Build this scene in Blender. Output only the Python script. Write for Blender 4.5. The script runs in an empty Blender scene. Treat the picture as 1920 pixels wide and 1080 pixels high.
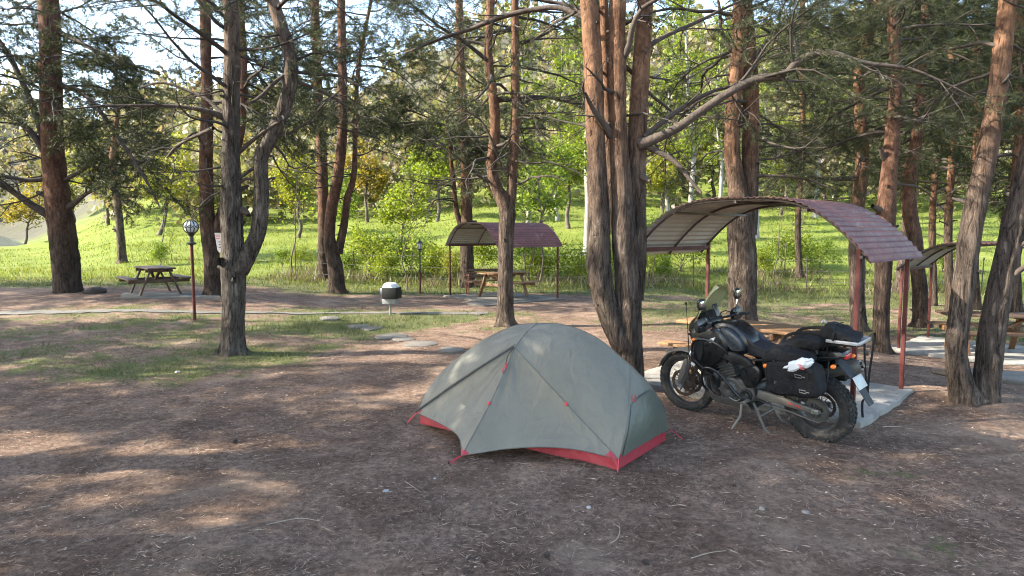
import bpy, bmesh, math, random
import numpy as np
from mathutils import Vector, Matrix, noise

random.seed(7)
rng = np.random.default_rng(7)
S = bpy.context.scene
COL = S.collection

# ------------------------------------------------------------------ camera
FPX, CAMH = 1250.0, 2.05
PITCH = math.atan((540 - 432) / FPX)
cam = bpy.data.cameras.new('camera')
cam.sensor_width = 36.0
cam.lens = 36.0 * FPX / 1920.0
cam.clip_start = 0.05
cam.clip_end = 3000
camo = bpy.data.objects.new('camera', cam)
camo.location = (0, 0, CAMH)
camo.rotation_euler = (math.pi / 2 - PITCH, 0, 0)
COL.objects.link(camo)
S.camera = camo

# ------------------------------------------------------------------ light
SUN_EL = math.radians(34)
SUN_AZ = Vector((-1.0, -0.10)).normalized()
world = bpy.data.worlds.new('World')
S.world = world
world.use_nodes = True
wn = world.node_tree.nodes
bg = wn['Background']
sky = wn.new('ShaderNodeTexSky')
sky.sky_type = 'NISHITA'
sky.sun_disc = False
sky.sun_elevation = SUN_EL
sky.sun_rotation = math.atan2(SUN_AZ.x, SUN_AZ.y)
sky.altitude = 1200
sky.air_density = 1.0
sky.dust_density = 2.6
sky.ozone_density = 1.0
world.node_tree.links.new(sky.outputs['Color'], bg.inputs['Color'])
bg.inputs['Strength'].default_value = 0.15
sun = bpy.data.lights.new('sun', 'SUN')
sun.energy = 3.4
sun.angle = math.radians(0.55)
sun.color = (1.0, 0.96, 0.90)
suno = bpy.data.objects.new('sun', sun)
ldir = Vector((-SUN_AZ.x * math.cos(SUN_EL), -SUN_AZ.y * math.cos(SUN_EL), -math.sin(SUN_EL)))
suno.rotation_euler = ldir.to_track_quat('-Z', 'Y').to_euler()
suno.location = (-20, -10, 30)
COL.objects.link(suno)
S.view_settings.view_transform = 'Standard'
S.view_settings.look = 'None'
S.view_settings.gamma = 1.0
S.view_settings.use_curve_mapping = False
S.view_settings.exposure = 2.6
S.view_settings.use_white_balance = True      # the phone balanced for the shade
S.view_settings.white_balance_temperature = 7300
S.view_settings.white_balance_tint = 6
S.render.engine = 'CYCLES'
S.cycles.use_denoising = True
S.cycles.use_adaptive_sampling = True
S.cycles.adaptive_threshold = 0.02
S.cycles.filter_width = 1.05
S.cycles.max_bounces = 6
S.cycles.diffuse_bounces = 3
S.cycles.glossy_bounces = 3
S.cycles.transmission_bounces = 5
S.cycles.transparent_max_bounces = 6
S.cycles.sample_clamp_indirect = 8.0

# ------------------------------------------------------------------ helpers
CP, SP = math.cos(PITCH), math.sin(PITCH)
def sstep(a, b, x):
    t = np.clip((np.asarray(x, dtype=float) - a) / (b - a), 0, 1)
    return t * t * (3 - 2 * t)
def ray(px, py):
    u = (px - 960) / FPX
    v = (540 - py) / FPX
    return (u, CP + v * SP, -SP + v * CP)
def at(px, py, Y):
    d = ray(px, py)
    t = Y / d[1]
    return np.array((d[0] * t, Y, CAMH + d[2] * t))

def vnoise(x, y, s, seed=0.0):
    """cheap smooth pseudo noise for arrays, about -1..1"""
    x = np.asarray(x, float) * s; y = np.asarray(y, float) * s
    return (np.sin(x * 1.7 + 1.3 * np.sin(y * 1.1 + seed) + seed) * np.cos(y * 1.9 + 1.1 * np.sin(x * 0.9 - seed))
            + 0.5 * np.sin(x * 3.9 + y * 2.3 + 2 * seed + 1.2 * np.sin(y * 2.7)) * np.cos(y * 4.3 - x * 1.3 + seed)
            + 0.3 * np.sin(x * 8.1 - y * 6.7 + seed) * np.cos(y * 9.3 + x * 3.3)) / 1.5

def gz(x, y):
    """height of the ground"""
    x = np.asarray(x, float); y = np.asarray(y, float)
    az = x / np.maximum(y, 1.0)
    z = 0.02 * vnoise(x, y, 0.55, 1.0) + 0.012 * vnoise(x, y, 2.1, 4.0)
    z = z + 0.007 * vnoise(x, y, 4.6, 2.7)
    for bx_, by_ in ((-4.67, 11.05), (1.49, 8.35), (5.6, 7.94), (-0.14, 14.5)):      # earth heaped round the trunks
        z = z + 0.06 * np.exp(-((x - bx_) ** 2 + (y - by_) ** 2) / 0.32)
    near = 1 - sstep(30, 60, y)
    z = z * near
    z = z + 0.28 * sstep(13, 18, y) * sstep(-4.5, -9, x) * (1 - sstep(26, 34, y))
    z = z - 0.33 * sstep(5.2, 7.8, x) * sstep(8.0, 12.5, y) * (1 - sstep(20, 30, y))
    land = 0.55 * sstep(27, 60, y)
    m = sstep(-0.72, -0.52, az)
    rise = 0.085 * np.clip(y - 27, 0, 38) + 0.17 * np.clip(y - 62, 0, 60) + 0.24 * np.clip(y - 120, 0, 200)
    rise = rise * (1 + 0.55 * sstep(-0.3, 0.02, az))
    rise = rise + 0.7 * vnoise(x, y, 0.07, 2.0) * sstep(32, 60, y) + 5 * vnoise(x, y, 0.018, 5.0) * sstep(90, 200, y)
    far = 0.36 * np.clip(y - 335, 0, 330) * (1 + 0.4 * vnoise(x, y, 0.008, 3.0))
    zl = land + m * rise + far * (1 - m)
    lake = (1 - sstep(-0.76, -0.705, az)) * sstep(60, 66, y) * (1 - sstep(318, 345, y))
    return z + zl * (1 - lake) - 0.3 * lake
def gz1(x, y):
    return float(gz(x, y))
def gnd(px, py):
    d = ray(px, py)
    t = -CAMH / min(d[2], -0.004)
    for _ in range(40):
        z = gz1(d[0] * t, d[1] * t)
        t2 = (z - CAMH) / min(d[2], -0.004)
        t = 0.6 * t + 0.4 * t2
    return np.array((d[0] * t, d[1] * t, gz1(d[0] * t, d[1] * t)))

def link(o):
    COL.objects.link(o)
    return o
def empty(name, loc, rz=0, rx=0):
    o = bpy.data.objects.new(name, None)
    o.empty_display_size = 0.2
    o.location = loc
    o.rotation_euler = (rx, 0, rz)
    return link(o)
def tag(o, label=None, cat=None, group=None, kind=None):
    if label: o['label'] = label
    if cat: o['category'] = cat
    if group: o['group'] = group
    if kind: o['kind'] = kind
    return o
def thing(name, label, cat, loc, rz=0, group=None, rx=0):
    return tag(empty(name, loc, rz, rx), label, cat, group)
def obj(name, me, parent=None, m=None):
    o = bpy.data.objects.new(name, me)
    if m is not None:
        for q in (m if isinstance(m, (list, tuple)) else [m]): me.materials.append(q)
    if parent is not None: o.parent = parent
    return link(o)
def npmesh(name, V, F, smooth=False):
    V = np.asarray(V, np.float32); F = np.asarray(F, np.int32)
    me = bpy.data.meshes.new(name)
    me.vertices.add(len(V)); me.vertices.foreach_set('co', V.ravel())
    k = F.shape[1]
    me.loops.add(F.size); me.loops.foreach_set('vertex_index', F.ravel())
    me.polygons.add(len(F))
    me.polygons.foreach_set('loop_start', np.arange(0, F.size, k, dtype=np.int32))
    me.polygons.foreach_set('use_smooth', np.full(len(F), smooth, dtype=bool))
    me.update(calc_edges=True)
    return me

def crom(pts, n):
    """Catmull-Rom through pts (any dimension), n samples"""
    P = np.asarray(pts, float)
    if len(P) == 2:
        t = np.linspace(0, 1, n)[:, None]
        return P[0] * (1 - t) + P[1] * t
    Q = np.vstack([2 * P[0] - P[1], P, 2 * P[-1] - P[-2]])
    d = np.r_[0, np.cumsum(np.linalg.norm(np.diff(P[:, :3], axis=0), axis=1))]
    out = []
    for s in np.linspace(0, d[-1], n):
        i = min(max(int(np.searchsorted(d, s, 'right')) - 1, 0), len(P) - 2)
        t = (s - d[i]) / max(d[i + 1] - d[i], 1e-9)
        a, b, c, e = Q[i], Q[i + 1], Q[i + 2], Q[i + 3]
        out.append(0.5 * ((2 * b) + (c - a) * t + (2 * a - 5 * b + 4 * c - e) * t * t + (3 * b - a - 3 * c + e) * t ** 3))
    return np.array(out)

class MB:
    """collects shapes for one mesh"""
    def __init__(s): s.v = []; s.f = []; s.mi = []
    def add(s, V, F, mi=0):
        b = len(s.v); s.v += [tuple(map(float, p)) for p in V]
        s.f += [tuple(b + i for i in f) for f in F]; s.mi += [mi] * len(F)
        return s
    def box(s, c, size, R=None, mi=0, bev=0.0):
        x, y, z = (q / 2 for q in size)
        if bev > 0:
            bm = bmesh.new(); bmesh.ops.create_cube(bm, size=1)
            bmesh.ops.scale(bm, vec=size, verts=bm.verts)
            bmesh.ops.bevel(bm, geom=bm.edges[:], offset=bev, segments=2, affect='EDGES', profile=0.5)
            bm.verts.ensure_lookup_table()
            V = [v.co.copy() for v in bm.verts]; F = [[v.index for v in f.verts] for f in bm.faces]; bm.free()
        else:
            V = [Vector((a, b, d)) for a in (-x, x) for b in (-y, y) for d in (-z, z)]
            F = [(0, 1, 3, 2), (4, 6, 7, 5), (0, 4, 5, 1), (2, 3, 7, 6), (0, 2, 6, 4), (1, 5, 7, 3)]
        if R is not None: V = [R @ v for v in V]
        return s.add([Vector(v) + Vector(c) for v in V], F, mi)
    def beam(s, a, b, w, h, mi=0, up=(0, 0, 1), bev=0.0):
        a, b = Vector(a), Vector(b)
        d = (b - a); L = d.length; d.normalize()
        u = Vector(up)
        if abs(d.dot(u)) > 0.98: u = Vector((1, 0, 0))
        y = u.cross(d).normalized(); z = d.cross(y)
        R = Matrix((d, y, z)).transposed()
        return s.box((a + b) / 2, (L, w, h), R, mi, bev)
    def tube(s, pts, r, n=8, mi=0, cap=True, closed=False, flat=1.0):
        P = [Vector(p) for p in pts]; k = len(P)
        rr = r if hasattr(r, '__len__') else [r] * k
        b = len(s.v); ref = None
        for i, p in enumerate(P):
            if closed: t = P[(i + 1) % k] - P[i - 1]
            else: t = P[min(i + 1, k - 1)] - P[max(i - 1, 0)]
            t.normalize()
            if ref is None: ref = Vector((0, 0, 1)) if abs(t.z) < 0.9 else Vector((1, 0, 0))
            x = ref - t * ref.dot(t)
            if x.length < 1e-6: x = t.orthogonal()
            x.normalize(); y = t.cross(x); ref = x
            for j in range(n):
                a = 2 * math.pi * j / n
                q = p + x * (rr[i] * math.cos(a)) + y * (rr[i] * flat * math.sin(a))
                s.v.append(tuple(q))
        m = k if closed else k - 1
        for i in range(m):
            i2 = (i + 1) % k
            for j in range(n):
                s.f.append((b + i * n + j, b + i * n + (j + 1) % n, b + i2 * n + (j + 1) % n, b + i2 * n + j)); s.mi.append(mi)
        if cap and not closed:
            s.f.append(tuple(b + j for j in range(n))[::-1]); s.f.append(tuple(b + (k - 1) * n + j for j in range(n))); s.mi += [mi, mi]
        return s
    def lathe(s, prof, c=(0, 0, 0), axis='z', n=24, mi=0, a0=0, a1=2 * math.pi):
        b = len(s.v); full = abs(a1 - a0 - 2 * math.pi) < 1e-6
        m = n if full else n + 1
        for i in range(m):
            a = a0 + (a1 - a0) * i / n
            for (r, h) in prof:
                p = (r * math.cos(a), r * math.sin(a), h)
                if axis == 'y': p = (p[0], p[2], p[1])
                if axis == 'x': p = (p[2], p[0], p[1])
                s.v.append((p[0] + c[0], p[1] + c[1], p[2] + c[2]))
        k = len(prof)
        for i in range(n):
            i2 = (i + 1) % m
            for j in range(k - 1):
                s.f.append((b + i * k + j, b + i2 * k + j, b + i2 * k + j + 1, b + i * k + j + 1)); s.mi.append(mi)
        return s
    def ball(s, c, r, n=10, m=7, mi=0, sc=(1, 1, 1)):
        b = len(s.v)
        for i in range(m + 1):
            th = math.pi * i / m
            for j in range(n):
                a = 2 * math.pi * j / n
                s.v.append((c[0] + r * sc[0] * math.sin(th) * math.cos(a), c[1] + r * sc[1] * math.sin(th) * math.sin(a), c[2] + r * sc[2] * math.cos(th)))
        for i in range(m):
            for j in range(n):
                s.f.append((b + i * n + j, b + (i + 1) * n + j, b + (i + 1) * n + (j + 1) % n, b + i * n + (j + 1) % n)); s.mi.append(mi)
        return s
    def puff(s, outline, yc, hw, mi=0, n=28, rows=((-1, .78), (-.86, .93), (-.55, 1), (.55, 1), (.86, .93), (1, .78)), smooth=True, yfun=None):
        """side outline in x,z given a soft width in y"""
        O = np.asarray(outline, float)
        if smooth:
            C = np.vstack([O, O[:1]])
            Q = crom(np.vstack([O[-1:], C, O[1:2]]), 400)
            d = np.r_[0, np.cumsum(np.linalg.norm(np.diff(Q, axis=0), axis=1))]
            dd = np.linalg.norm(O[0] - O[-1]); de = d[-1] - np.linalg.norm(O[1] - O[0])
            tt = np.linspace(dd, de, n, endpoint=False)
            O = np.stack([np.interp(tt, d, Q[:, 0]), np.interp(tt, d, Q[:, 1])], 1)
        c = O.mean(0); k = len(O); b = len(s.v)
        for (yy, sc) in rows:
            for p in O:
                q = c + (p - c) * sc
                h = hw * (yfun(q[0], q[1]) if yfun else 1)
                s.v.append((q[0], yc + yy * h, q[1]))
        for i in range(len(rows) - 1):
            for j in range(k):
                s.f.append((b + i * k + j, b + i * k + (j + 1) % k, b + (i + 1) * k + (j + 1) % k, b + (i + 1) * k + j)); s.mi.append(mi)
        s.f.append(tuple(b + j for j in range(k))[::-1]); s.f.append(tuple(b + (len(rows) - 1) * k + j for j in range(k))); s.mi += [mi, mi]
        return s
    def mesh(s, name, sharp=None):
        me = bpy.data.meshes.new(name)
        me.from_pydata(s.v, [], s.f)
        if any(s.mi): me.polygons.foreach_set('material_index', s.mi)
        bm = bmesh.new(); bm.from_mesh(me); bmesh.ops.recalc_face_normals(bm, faces=bm.faces[:]); bm.to_mesh(me); bm.free()
        if sharp is not None:
            me.polygons.foreach_set('use_smooth', [True] * len(me.polygons))
            me.set_sharp_from_angle(angle=math.radians(sharp))
        me.update()
        return me
    def build(s, name, m, parent=None, sharp=35, label=None):
        o = obj(name, s.mesh(name, sharp), parent, m)
        if label: o['label'] = label
        return o

# ------------------------------------------------------------------ materials
class NT:
    def __init__(s, name):
        s.m = bpy.data.materials.new(name); s.m.use_nodes = True
        s.t = s.m.node_tree; s.b = s.t.nodes['Principled BSDF']; s.out = s.t.nodes['Material Output']
    def n(s, typ, **kw):
        q = s.t.nodes.new('ShaderNode' + typ)
        for k, v in kw.items():
            if k in q.inputs: q.inputs[k].default_value = v
            else: setattr(q, k, v)
        return q
    def l(s, a, b): s.t.links.new(a, b)
    def coord(s, scale=(1, 1, 1), src='Object', rot=(0, 0, 0)):
        if src == 'World':
            g = s.n('NewGeometry'); o = g.outputs['Position']
        else:
            g = s.n('TexCoord'); o = g.outputs[src]
        mp = s.n('Mapping'); mp.inputs['Scale'].default_value = scale; mp.inputs['Rotation'].default_value = rot
        s.l(o, mp.inputs['Vector'])
        return mp.outputs['Vector']
    def noise(s, vec, scale, detail=4, rough=0.55, dist=0.0):
        q = s.n('TexNoise'); q.inputs['Scale'].default_value = scale; q.inputs['Detail'].default_value = detail
        q.inputs['Roughness'].default_value = rough; q.inputs['Distortion'].default_value = dist
        s.l(vec, q.inputs['Vector'])
        return q.outputs['Fac']
    def ramp(s, fac, stops):
        q = s.n('ValToRGB'); e = q.color_ramp.elements
        while len(e) < len(stops): e.new(0.5)
        for i, (p, c) in enumerate(stops):
            e[i].position = p; e[i].color = (*c, 1) if len(c) == 3 else c
        s.l(fac, q.inputs['Fac'])
        return q.outputs['Color']
    def mix(s, fac, a, b, mode='MIX'):
        q = s.n('Mix'); q.data_type = 'RGBA'; q.blend_type = mode
        for i, v in ((0, fac), (6, a), (7, b)):
            if hasattr(v, 'is_linked') or hasattr(v, 'links'): s.l(v, q.inputs[i])
            else: q.inputs[i].default_value = (*v, 1) if hasattr(v, '__len__') and len(v) == 3 else v
        return q.outputs[2]
    def math(s, op, a, b=0.0, clamp=False):
        q = s.n('Math'); q.operation = op; q.use_clamp = clamp
        for i, v in ((0, a), (1, b)):
            if hasattr(v, 'links'): s.l(v, q.inputs[i])
            else: q.inputs[i].default_value = v
        return q.outputs[0]
    def smooth(s, v, a, b):
        q = s.n('MapRange'); q.interpolation_type = 'SMOOTHSTEP'
        q.inputs['From Min'].default_value = a; q.inputs['From Max'].default_value = b
        s.l(v, q.inputs['Value'])
        return q.outputs['Result']
    def bump(s, h, dist=0.01, strength=1.0, prev=None):
        q = s.n('Bump'); q.inputs['Distance'].default_value = dist; q.inputs['Strength'].default_value = strength
        s.l(h, q.inputs['Height'])
        if prev is not None: s.l(prev, q.inputs['Normal'])
        s.l(q.outputs['Normal'], s.b.inputs['Normal'])
        return q.outputs['Normal']
    def color(s, c):
        if hasattr(c, 'links'): s.l(c, s.b.inputs['Base Color'])
        else: s.b.inputs['Base Color'].default_value = (*c, 1)
    def set(s, **kw):
        for k, v in kw.items(): s.b.inputs[k.replace('_', ' ')].default_value = v
        return s

M = {}
def plain(name, c, rough=0.6, var=0.25, scale=6.0, bump=0.0, bscale=60.0, metallic=0.0, dirt=None, dirt_amt=0.5, dirt_scale=5.0, spec=0.5, stretch=(1, 1, 1)):
    t = NT(name); v = t.coord(stretch)
    f = t.noise(v, scale, 5)
    dk = tuple(q * (1 - var) for q in c); lt = tuple(min(1, q * (1 + var)) for q in c)
    col = t.ramp(f, [(0.3, dk), (0.7, lt)])
    r = t.smooth(t.noise(v, scale * 3.1, 3), 0.2, 0.8)
    if dirt:
        d = t.smooth(t.noise(v, dirt_scale, 6, 0.7), 0.62 - 0.3 * dirt_amt, 0.72)
        col = t.mix(d, col, dirt)
    t.color(col)
    rm = t.n('MapRange'); rm.inputs['To Min'].default_value = max(0.03, rough - 0.1); rm.inputs['To Max'].default_value = min(1, rough + 0.1)
    t.l(r, rm.inputs['Value']); t.l(rm.outputs['Result'], t.b.inputs['Roughness'])
    t.set(Metallic=metallic); t.b.inputs['Specular IOR Level'].default_value = spec
    if bump: t.bump(t.noise(v, bscale, 4), bump)
    M[name] = t.m
    return t.m

def leafmat(name, stops, trans=0.35, rough=0.55, objcol=False):
    """foliage: colour from a random value for each leaf, light passes through"""
    t = NT(name); g = t.n('NewGeometry')
    col = t.ramp(g.outputs['Random Per Island'], stops)
    if objcol:
        oi = t.n('ObjectInfo'); col = t.mix(1.0, col, oi.outputs['Color'], 'MULTIPLY')
    t.color(col); t.set(Roughness=rough); t.b.inputs['Specular IOR Level'].default_value = 0.25
    tr = t.n('BsdfTranslucent'); t.l(t.mix(1.0, col, (1.25, 1.2, 0.7), 'MULTIPLY'), tr.inputs['Color'])
    mx = t.n('MixShader'); mx.inputs[0].default_value = trans
    t.l(t.b.outputs[0], mx.inputs[1]); t.l(tr.outputs[0], mx.inputs[2]); t.l(mx.outputs[0], t.out.inputs['Surface'])
    M[name] = t.m
    return t.m

def barkmat(name, low, high, z0, z1, crack=(0.03, 0.023, 0.02), sx=9.0):
    """deep upright fissures low down, thin papery flakes and warmer colour higher up"""
    t = NT(name); v = t.coord((1, 1, 0.15)); vo = t.coord((1, 1, 1)); vh = t.coord((1, 1, 0.55))
    sep = t.n('SeparateXYZ'); t.l(vo, sep.inputs[0])
    h = t.math('ADD', sep.outputs['Z'], t.math('MULTIPLY', t.math('SUBTRACT', t.noise(vo, 1.8, 5), 0.5), 2.4))
    hf = t.smooth(h, z0, z1)
    ridge = t.noise(v, sx * 2.1, 8, 0.70, 1.0)
    fine = t.noise(vh, 55, 6, 0.7, 0.4)
    flake = t.n('TexVoronoi'); flake.inputs['Scale'].default_value = sx * 3.2; flake.inputs['Randomness'].default_value = 1.0
    wv = t.n('VectorMath'); wv.operation = 'ADD'
    nd = t.n('TexNoise'); nd.inputs['Scale'].default_value = 14; nd.inputs['Detail'].default_value = 4; t.l(vh, nd.inputs['Vector'])
    sc = t.n('VectorMath'); sc.operation = 'SCALE'; sc.inputs['Scale'].default_value = 0.14; t.l(nd.outputs['Color'], sc.inputs[0])
    t.l(vh, wv.inputs[0]); t.l(sc.outputs[0], wv.inputs[1]); t.l(wv.outputs[0], flake.inputs['Vector'])
    sepc = t.n('SeparateColor'); t.l(flake.outputs['Color'], sepc.inputs[0])
    a = t.mix(fine, tuple(q * 0.5 for q in low), tuple(q * 1.55 for q in low))
    b = t.mix(sepc.outputs[0], tuple(q * 0.62 for q in high), tuple(q * 1.3 for q in high))
    b = t.mix(t.math('MULTIPLY', fine, 0.6), b, tuple(0.35 * q + 0.35 * w for q, w in zip(low, high)))
    fis_lo = t.smooth(ridge, 0.34, 0.52); fis_hi = t.smooth(ridge, 0.30, 0.46)
    a = t.mix(fis_lo, crack, a); b = t.mix(fis_hi, tuple(q * 1.6 for q in crack), b)
    col = t.mix(hf, a, b)
    blot = t.smooth(t.noise(vh, 5.5, 6, 0.7), 0.35, 0.68)
    col = t.mix(blot, t.mix(1.0, col, (0.62, 0.59, 0.58), 'MULTIPLY'), t.mix(1.0, col, (1.2, 1.17, 1.12), 'MULTIPLY'))
    spots = t.smooth(t.noise(vo, 4.3, 5, 0.7), 0.72, 0.78)
    col = t.mix(spots, col, tuple(q * 0.9 for q in crack))
    t.color(col); t.set(Roughness=0.92); t.b.inputs['Specular IOR Level'].default_value = 0.12
    hl = t.math('ADD', t.math('MULTIPLY', t.smooth(ridge, 0.3, 0.62), 1.0), t.math('MULTIPLY', fine, 0.35))
    hh = t.math('ADD', t.math('MULTIPLY', sepc.outputs[1], 0.25), t.math('MULTIPLY', t.smooth(ridge, 0.26, 0.45), 0.35))
    mx = t.n('Mix'); mx.data_type = 'FLOAT'; t.l(hf, mx.inputs[0]); t.l(hl, mx.inputs[2]); t.l(t.math('ADD', hh, t.math('MULTIPLY', fine, 0.25)), mx.inputs[3])
    t.bump(mx.outputs[0], 0.07)
    M[name] = t.m
    return t.m

barkmat('bark_red', (0.15, 0.118, 0.1), (0.215, 0.115, 0.07), 1.9, 4.2)
barkmat('bark_rust', (0.095, 0.07, 0.058), (0.15, 0.08, 0.055), 1.0, 3.4)
barkmat('bark_grey', (0.165, 0.142, 0.126), (0.18, 0.13, 0.102), 3.0, 6.0, sx=11)
barkmat('bark_far', (0.10, 0.076, 0.062), (0.20, 0.10, 0.06), 1.8, 4.5, sx=7)
plain('bark_pale', (0.22, 0.21, 0.19), 0.8, 0.35, 3.0, 0.01, 20, dirt=(0.1, 0.09, 0.08), dirt_amt=0.25, dirt_scale=4, stretch=(1, 1, 0.4))
plain('bark_dark', (0.085, 0.065, 0.05), 0.9, 0.4, 6, 0.01, 25)
plain('twig_dead', (0.04, 0.031, 0.025), 0.9, 0.35, 8, 0.004, 50)
plain('limb_bark', (0.055, 0.04, 0.032), 0.9, 0.45, 9, 0.012, 30)
leafmat('needles', [(0.0, (0.014, 0.022, 0.009)), (0.45, (0.031, 0.044, 0.016)), (0.8, (0.054, 0.064, 0.025)), (0.93, (0.085, 0.083, 0.034)), (1.0, (0.11, 0.075, 0.04))], 0.2)
leafmat('leaves', [(0.0, (0.075, 0.11, 0.018)), (0.5, (0.125, 0.165, 0.028)), (1.0, (0.19, 0.21, 0.045))], 0.5, objcol=True)
leafmat('grass_blade', [(0.0, (0.03, 0.05, 0.015)), (0.45, (0.062, 0.088, 0.026)), (0.75, (0.1, 0.115, 0.042)), (0.88, (0.2, 0.165, 0.09)), (1.0, (0.27, 0.22, 0.14))], 0.3, 0.6)
leafmat('meadow_blade', [(0.0, (0.075, 0.105, 0.018)), (0.5, (0.12, 0.15, 0.026)), (0.85, (0.165, 0.18, 0.045)), (1.0, (0.26, 0.225, 0.11))], 0.45, 0.6)
leafmat('litter', [(0.0, (0.03, 0.02, 0.016)), (0.35, (0.10, 0.062, 0.048)), (0.7, (0.27, 0.185, 0.135)), (1.0, (0.5, 0.39, 0.30))], 0.0, 0.8)

# ground: needle litter, earth and turf; the attribute "turf" says where grass grows
def ground_mat():
    t = NT('ground_cover'); v = t.coord((1, 1, 1), 'World')
    at_ = t.n('Attribute'); at_.attribute_name = 'turf'
    sepa = t.n('SeparateColor'); t.l(at_.outputs['Color'], sepa.inputs[0])
    big = t.noise(v, 0.7, 5, 0.6); mid = t.noise(v, 5, 6, 0.65); fine = t.noise(v, 46, 6, 0.75); vf = t.noise(t.coord((1, 2.6, 1), 'World', (0, 0, 0.5)), 120, 4, 0.8)
    e = t.ramp(fine, [(0.28, (0.084, 0.059, 0.048)), (0.48, (0.203, 0.141, 0.113)), (0.66, (0.31, 0.222, 0.176)), (0.8, (0.45, 0.35, 0.275))])
    e2 = t.ramp(vf, [(0.3, (0.096, 0.067, 0.055)), (0.6, (0.26, 0.185, 0.145)), (0.75, (0.43, 0.33, 0.255))])
    e = t.mix(0.5, e, e2)
    tuft = t.noise(v, 17, 7, 0.75, 0.6)
    e = t.mix(t.smooth(tuft, 0.34, 0.66), t.mix(1.0, e, (0.48, 0.45, 0.44), 'MULTIPLY'), t.mix(1.0, e, (1.3, 1.26, 1.2), 'MULTIPLY'))
    e = t.mix(t.smooth(mid, 0.35, 0.7), e, t.mix(0.5, e, (0.105, 0.077, 0.06)))
    e = t.mix(t.smooth(big, 0.5, 0.7), e, t.mix(0.5, e, (0.27, 0.2, 0.15)))
    drift = t.noise(v, 1.45, 7, 0.7, 0.7)
    e = t.mix(t.smooth(drift, 0.36, 0.64), t.mix(1.0, e, (0.66, 0.62, 0.6), 'MULTIPLY'), t.mix(1.0, e, (1.16, 1.15, 1.14), 'MULTIPLY'))
    g = t.ramp(t.noise(v, 30, 6, 0.7), [(0.25, (0.045, 0.055, 0.022)), (0.5, (0.085, 0.098, 0.038)), (0.75, (0.18, 0.155, 0.08))])
    md = t.ramp(t.noise(v, 0.5, 9, 0.8), [(0.25, (0.065, 0.095, 0.018)), (0.5, (0.115, 0.145, 0.028)), (0.75, (0.19, 0.19, 0.055))])
    k = t.math('ADD', sepa.outputs[0], t.math('MULTIPLY', t.math('SUBTRACT', t.noise(v, 2.3, 8, 0.75), 0.5), 2.2))
    col = t.mix(t.smooth(k, 0.35, 0.75), e, g)
    col = t.mix(sepa.outputs[1], col, md)
    rock = t.ramp(t.noise(v, 0.06, 9, 0.7), [(0.35, (0.045, 0.046, 0.03)), (0.5, (0.078, 0.073, 0.056)), (0.62, (0.062, 0.065, 0.035))])
    col = t.mix(sepa.outputs[2], col, rock)
    t.color(col); t.set(Roughness=0.95); t.b.inputs['Specular IOR Level'].default_value = 0.1
    h = t.math('ADD', t.math('MULTIPLY', fine, 0.6), t.math('MULTIPLY', vf, 0.5))
    t.bump(t.math('ADD', h, t.math('MULTIPLY', mid, 0.8)), 0.02)
    M['ground'] = t.m
ground_mat()

def concrete_mat(name, c):
    t = NT(name); v = t.coord((1, 1, 1), 'World')
    f = t.noise(v, 2.2, 7, 0.7); g = t.noise(v, 60, 4)
    col = t.ramp(f, [(0.3, tuple(q * 0.55 for q in c)), (0.5, c), (0.7, tuple(q * 1.25 for q in c))])
    col = t.mix(t.smooth(t.noise(v, 9, 6, 0.75), 0.55, 0.7), col, (0.17, 0.12, 0.095))
    t.color(col); t.set(Roughness=0.9); t.bump(t.math('ADD', g, f), 0.006)
    M[name] = t.m
concrete_mat('concrete', (0.21, 0.198, 0.18)); concrete_mat('stone', (0.105, 0.096, 0.084))

def wood_mat(name, c):
    t = NT(name); v = t.coord((1, 1, 1)); vs = t.coord((1.5, 14, 14))
    f = t.noise(vs, 3, 6, 0.6, 0.6)
    col = t.ramp(f, [(0.3, tuple(q * 0.5 for q in c)), (0.55, c), (0.75, tuple(q * 1.4 for q in c))])
    col = t.mix(t.smooth(t.noise(v, 4, 5), 0.55, 0.75), col, tuple(q * 0.45 + 0.04 for q in c))
    t.color(col); t.set(Roughness=0.65); t.bump(f, 0.004)
    M[name] = t.m
wood_mat('wood', (0.15, 0.07, 0.03)); wood_mat('wood_dark', (0.075, 0.04, 0.022)); wood_mat('wood_honey', (0.22, 0.115, 0.05))

def fabric(name, c, rough=0.5, wr=0.01, dust=None):
    t = NT(name); v = t.coord((1, 1, 1))
    f = t.noise(v, 3, 5); w = t.noise(t.coord((1, 1, 0.6)), 7, 3, 0.5, 1.0)
    col = t.ramp(f, [(0.3, tuple(q * 0.88 for q in c)), (0.7, tuple(q * 1.1 for q in c))])
    if dust: col = t.mix(t.smooth(t.noise(v, 5, 7, 0.75), 0.5, 0.85), col, dust)
    t.color(col); t.set(Roughness=rough)
    t.bump(t.math('ADD', t.math('MULTIPLY', w, 1.0), t.math('MULTIPLY', t.noise(v, 300, 2), 0.03)), wr)
    M[name] = t.m
fabric('tent_grey', (0.118, 0.112, 0.09), 0.55, 0.019, (0.13, 0.123, 0.1))
fabric('tent_dark', (0.075, 0.085, 0.07), 0.5, 0.012)
fabric('tent_red', (0.28, 0.014, 0.03), 0.55, 0.02)
fabric('bag_black', (0.009, 0.009, 0.0105), 0.75, 0.05, (0.018, 0.017, 0.016))
fabric('plastic_white', (0.5, 0.52, 0.55), 0.35, 0.05)
plain('red_cord', (0.5, 0.03, 0.05), 0.6, 0.1)
plain('cord_dark', (0.03, 0.03, 0.03), 0.7, 0.1)
plain('seam', (0.08, 0.083, 0.072), 0.6, 0.1)
plain('roof_maroon', (0.11, 0.035, 0.031), 0.6, 0.3, 3, 0.0, dirt=(0.19, 0.12, 0.10), dirt_amt=0.25, dirt_scale=4)
plain('roof_under', (0.31, 0.3, 0.27), 0.55, 0.12, 1.5, 0.0, dirt=(0.4, 0.34, 0.27), dirt_amt=0.2, dirt_scale=1.2)
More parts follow.
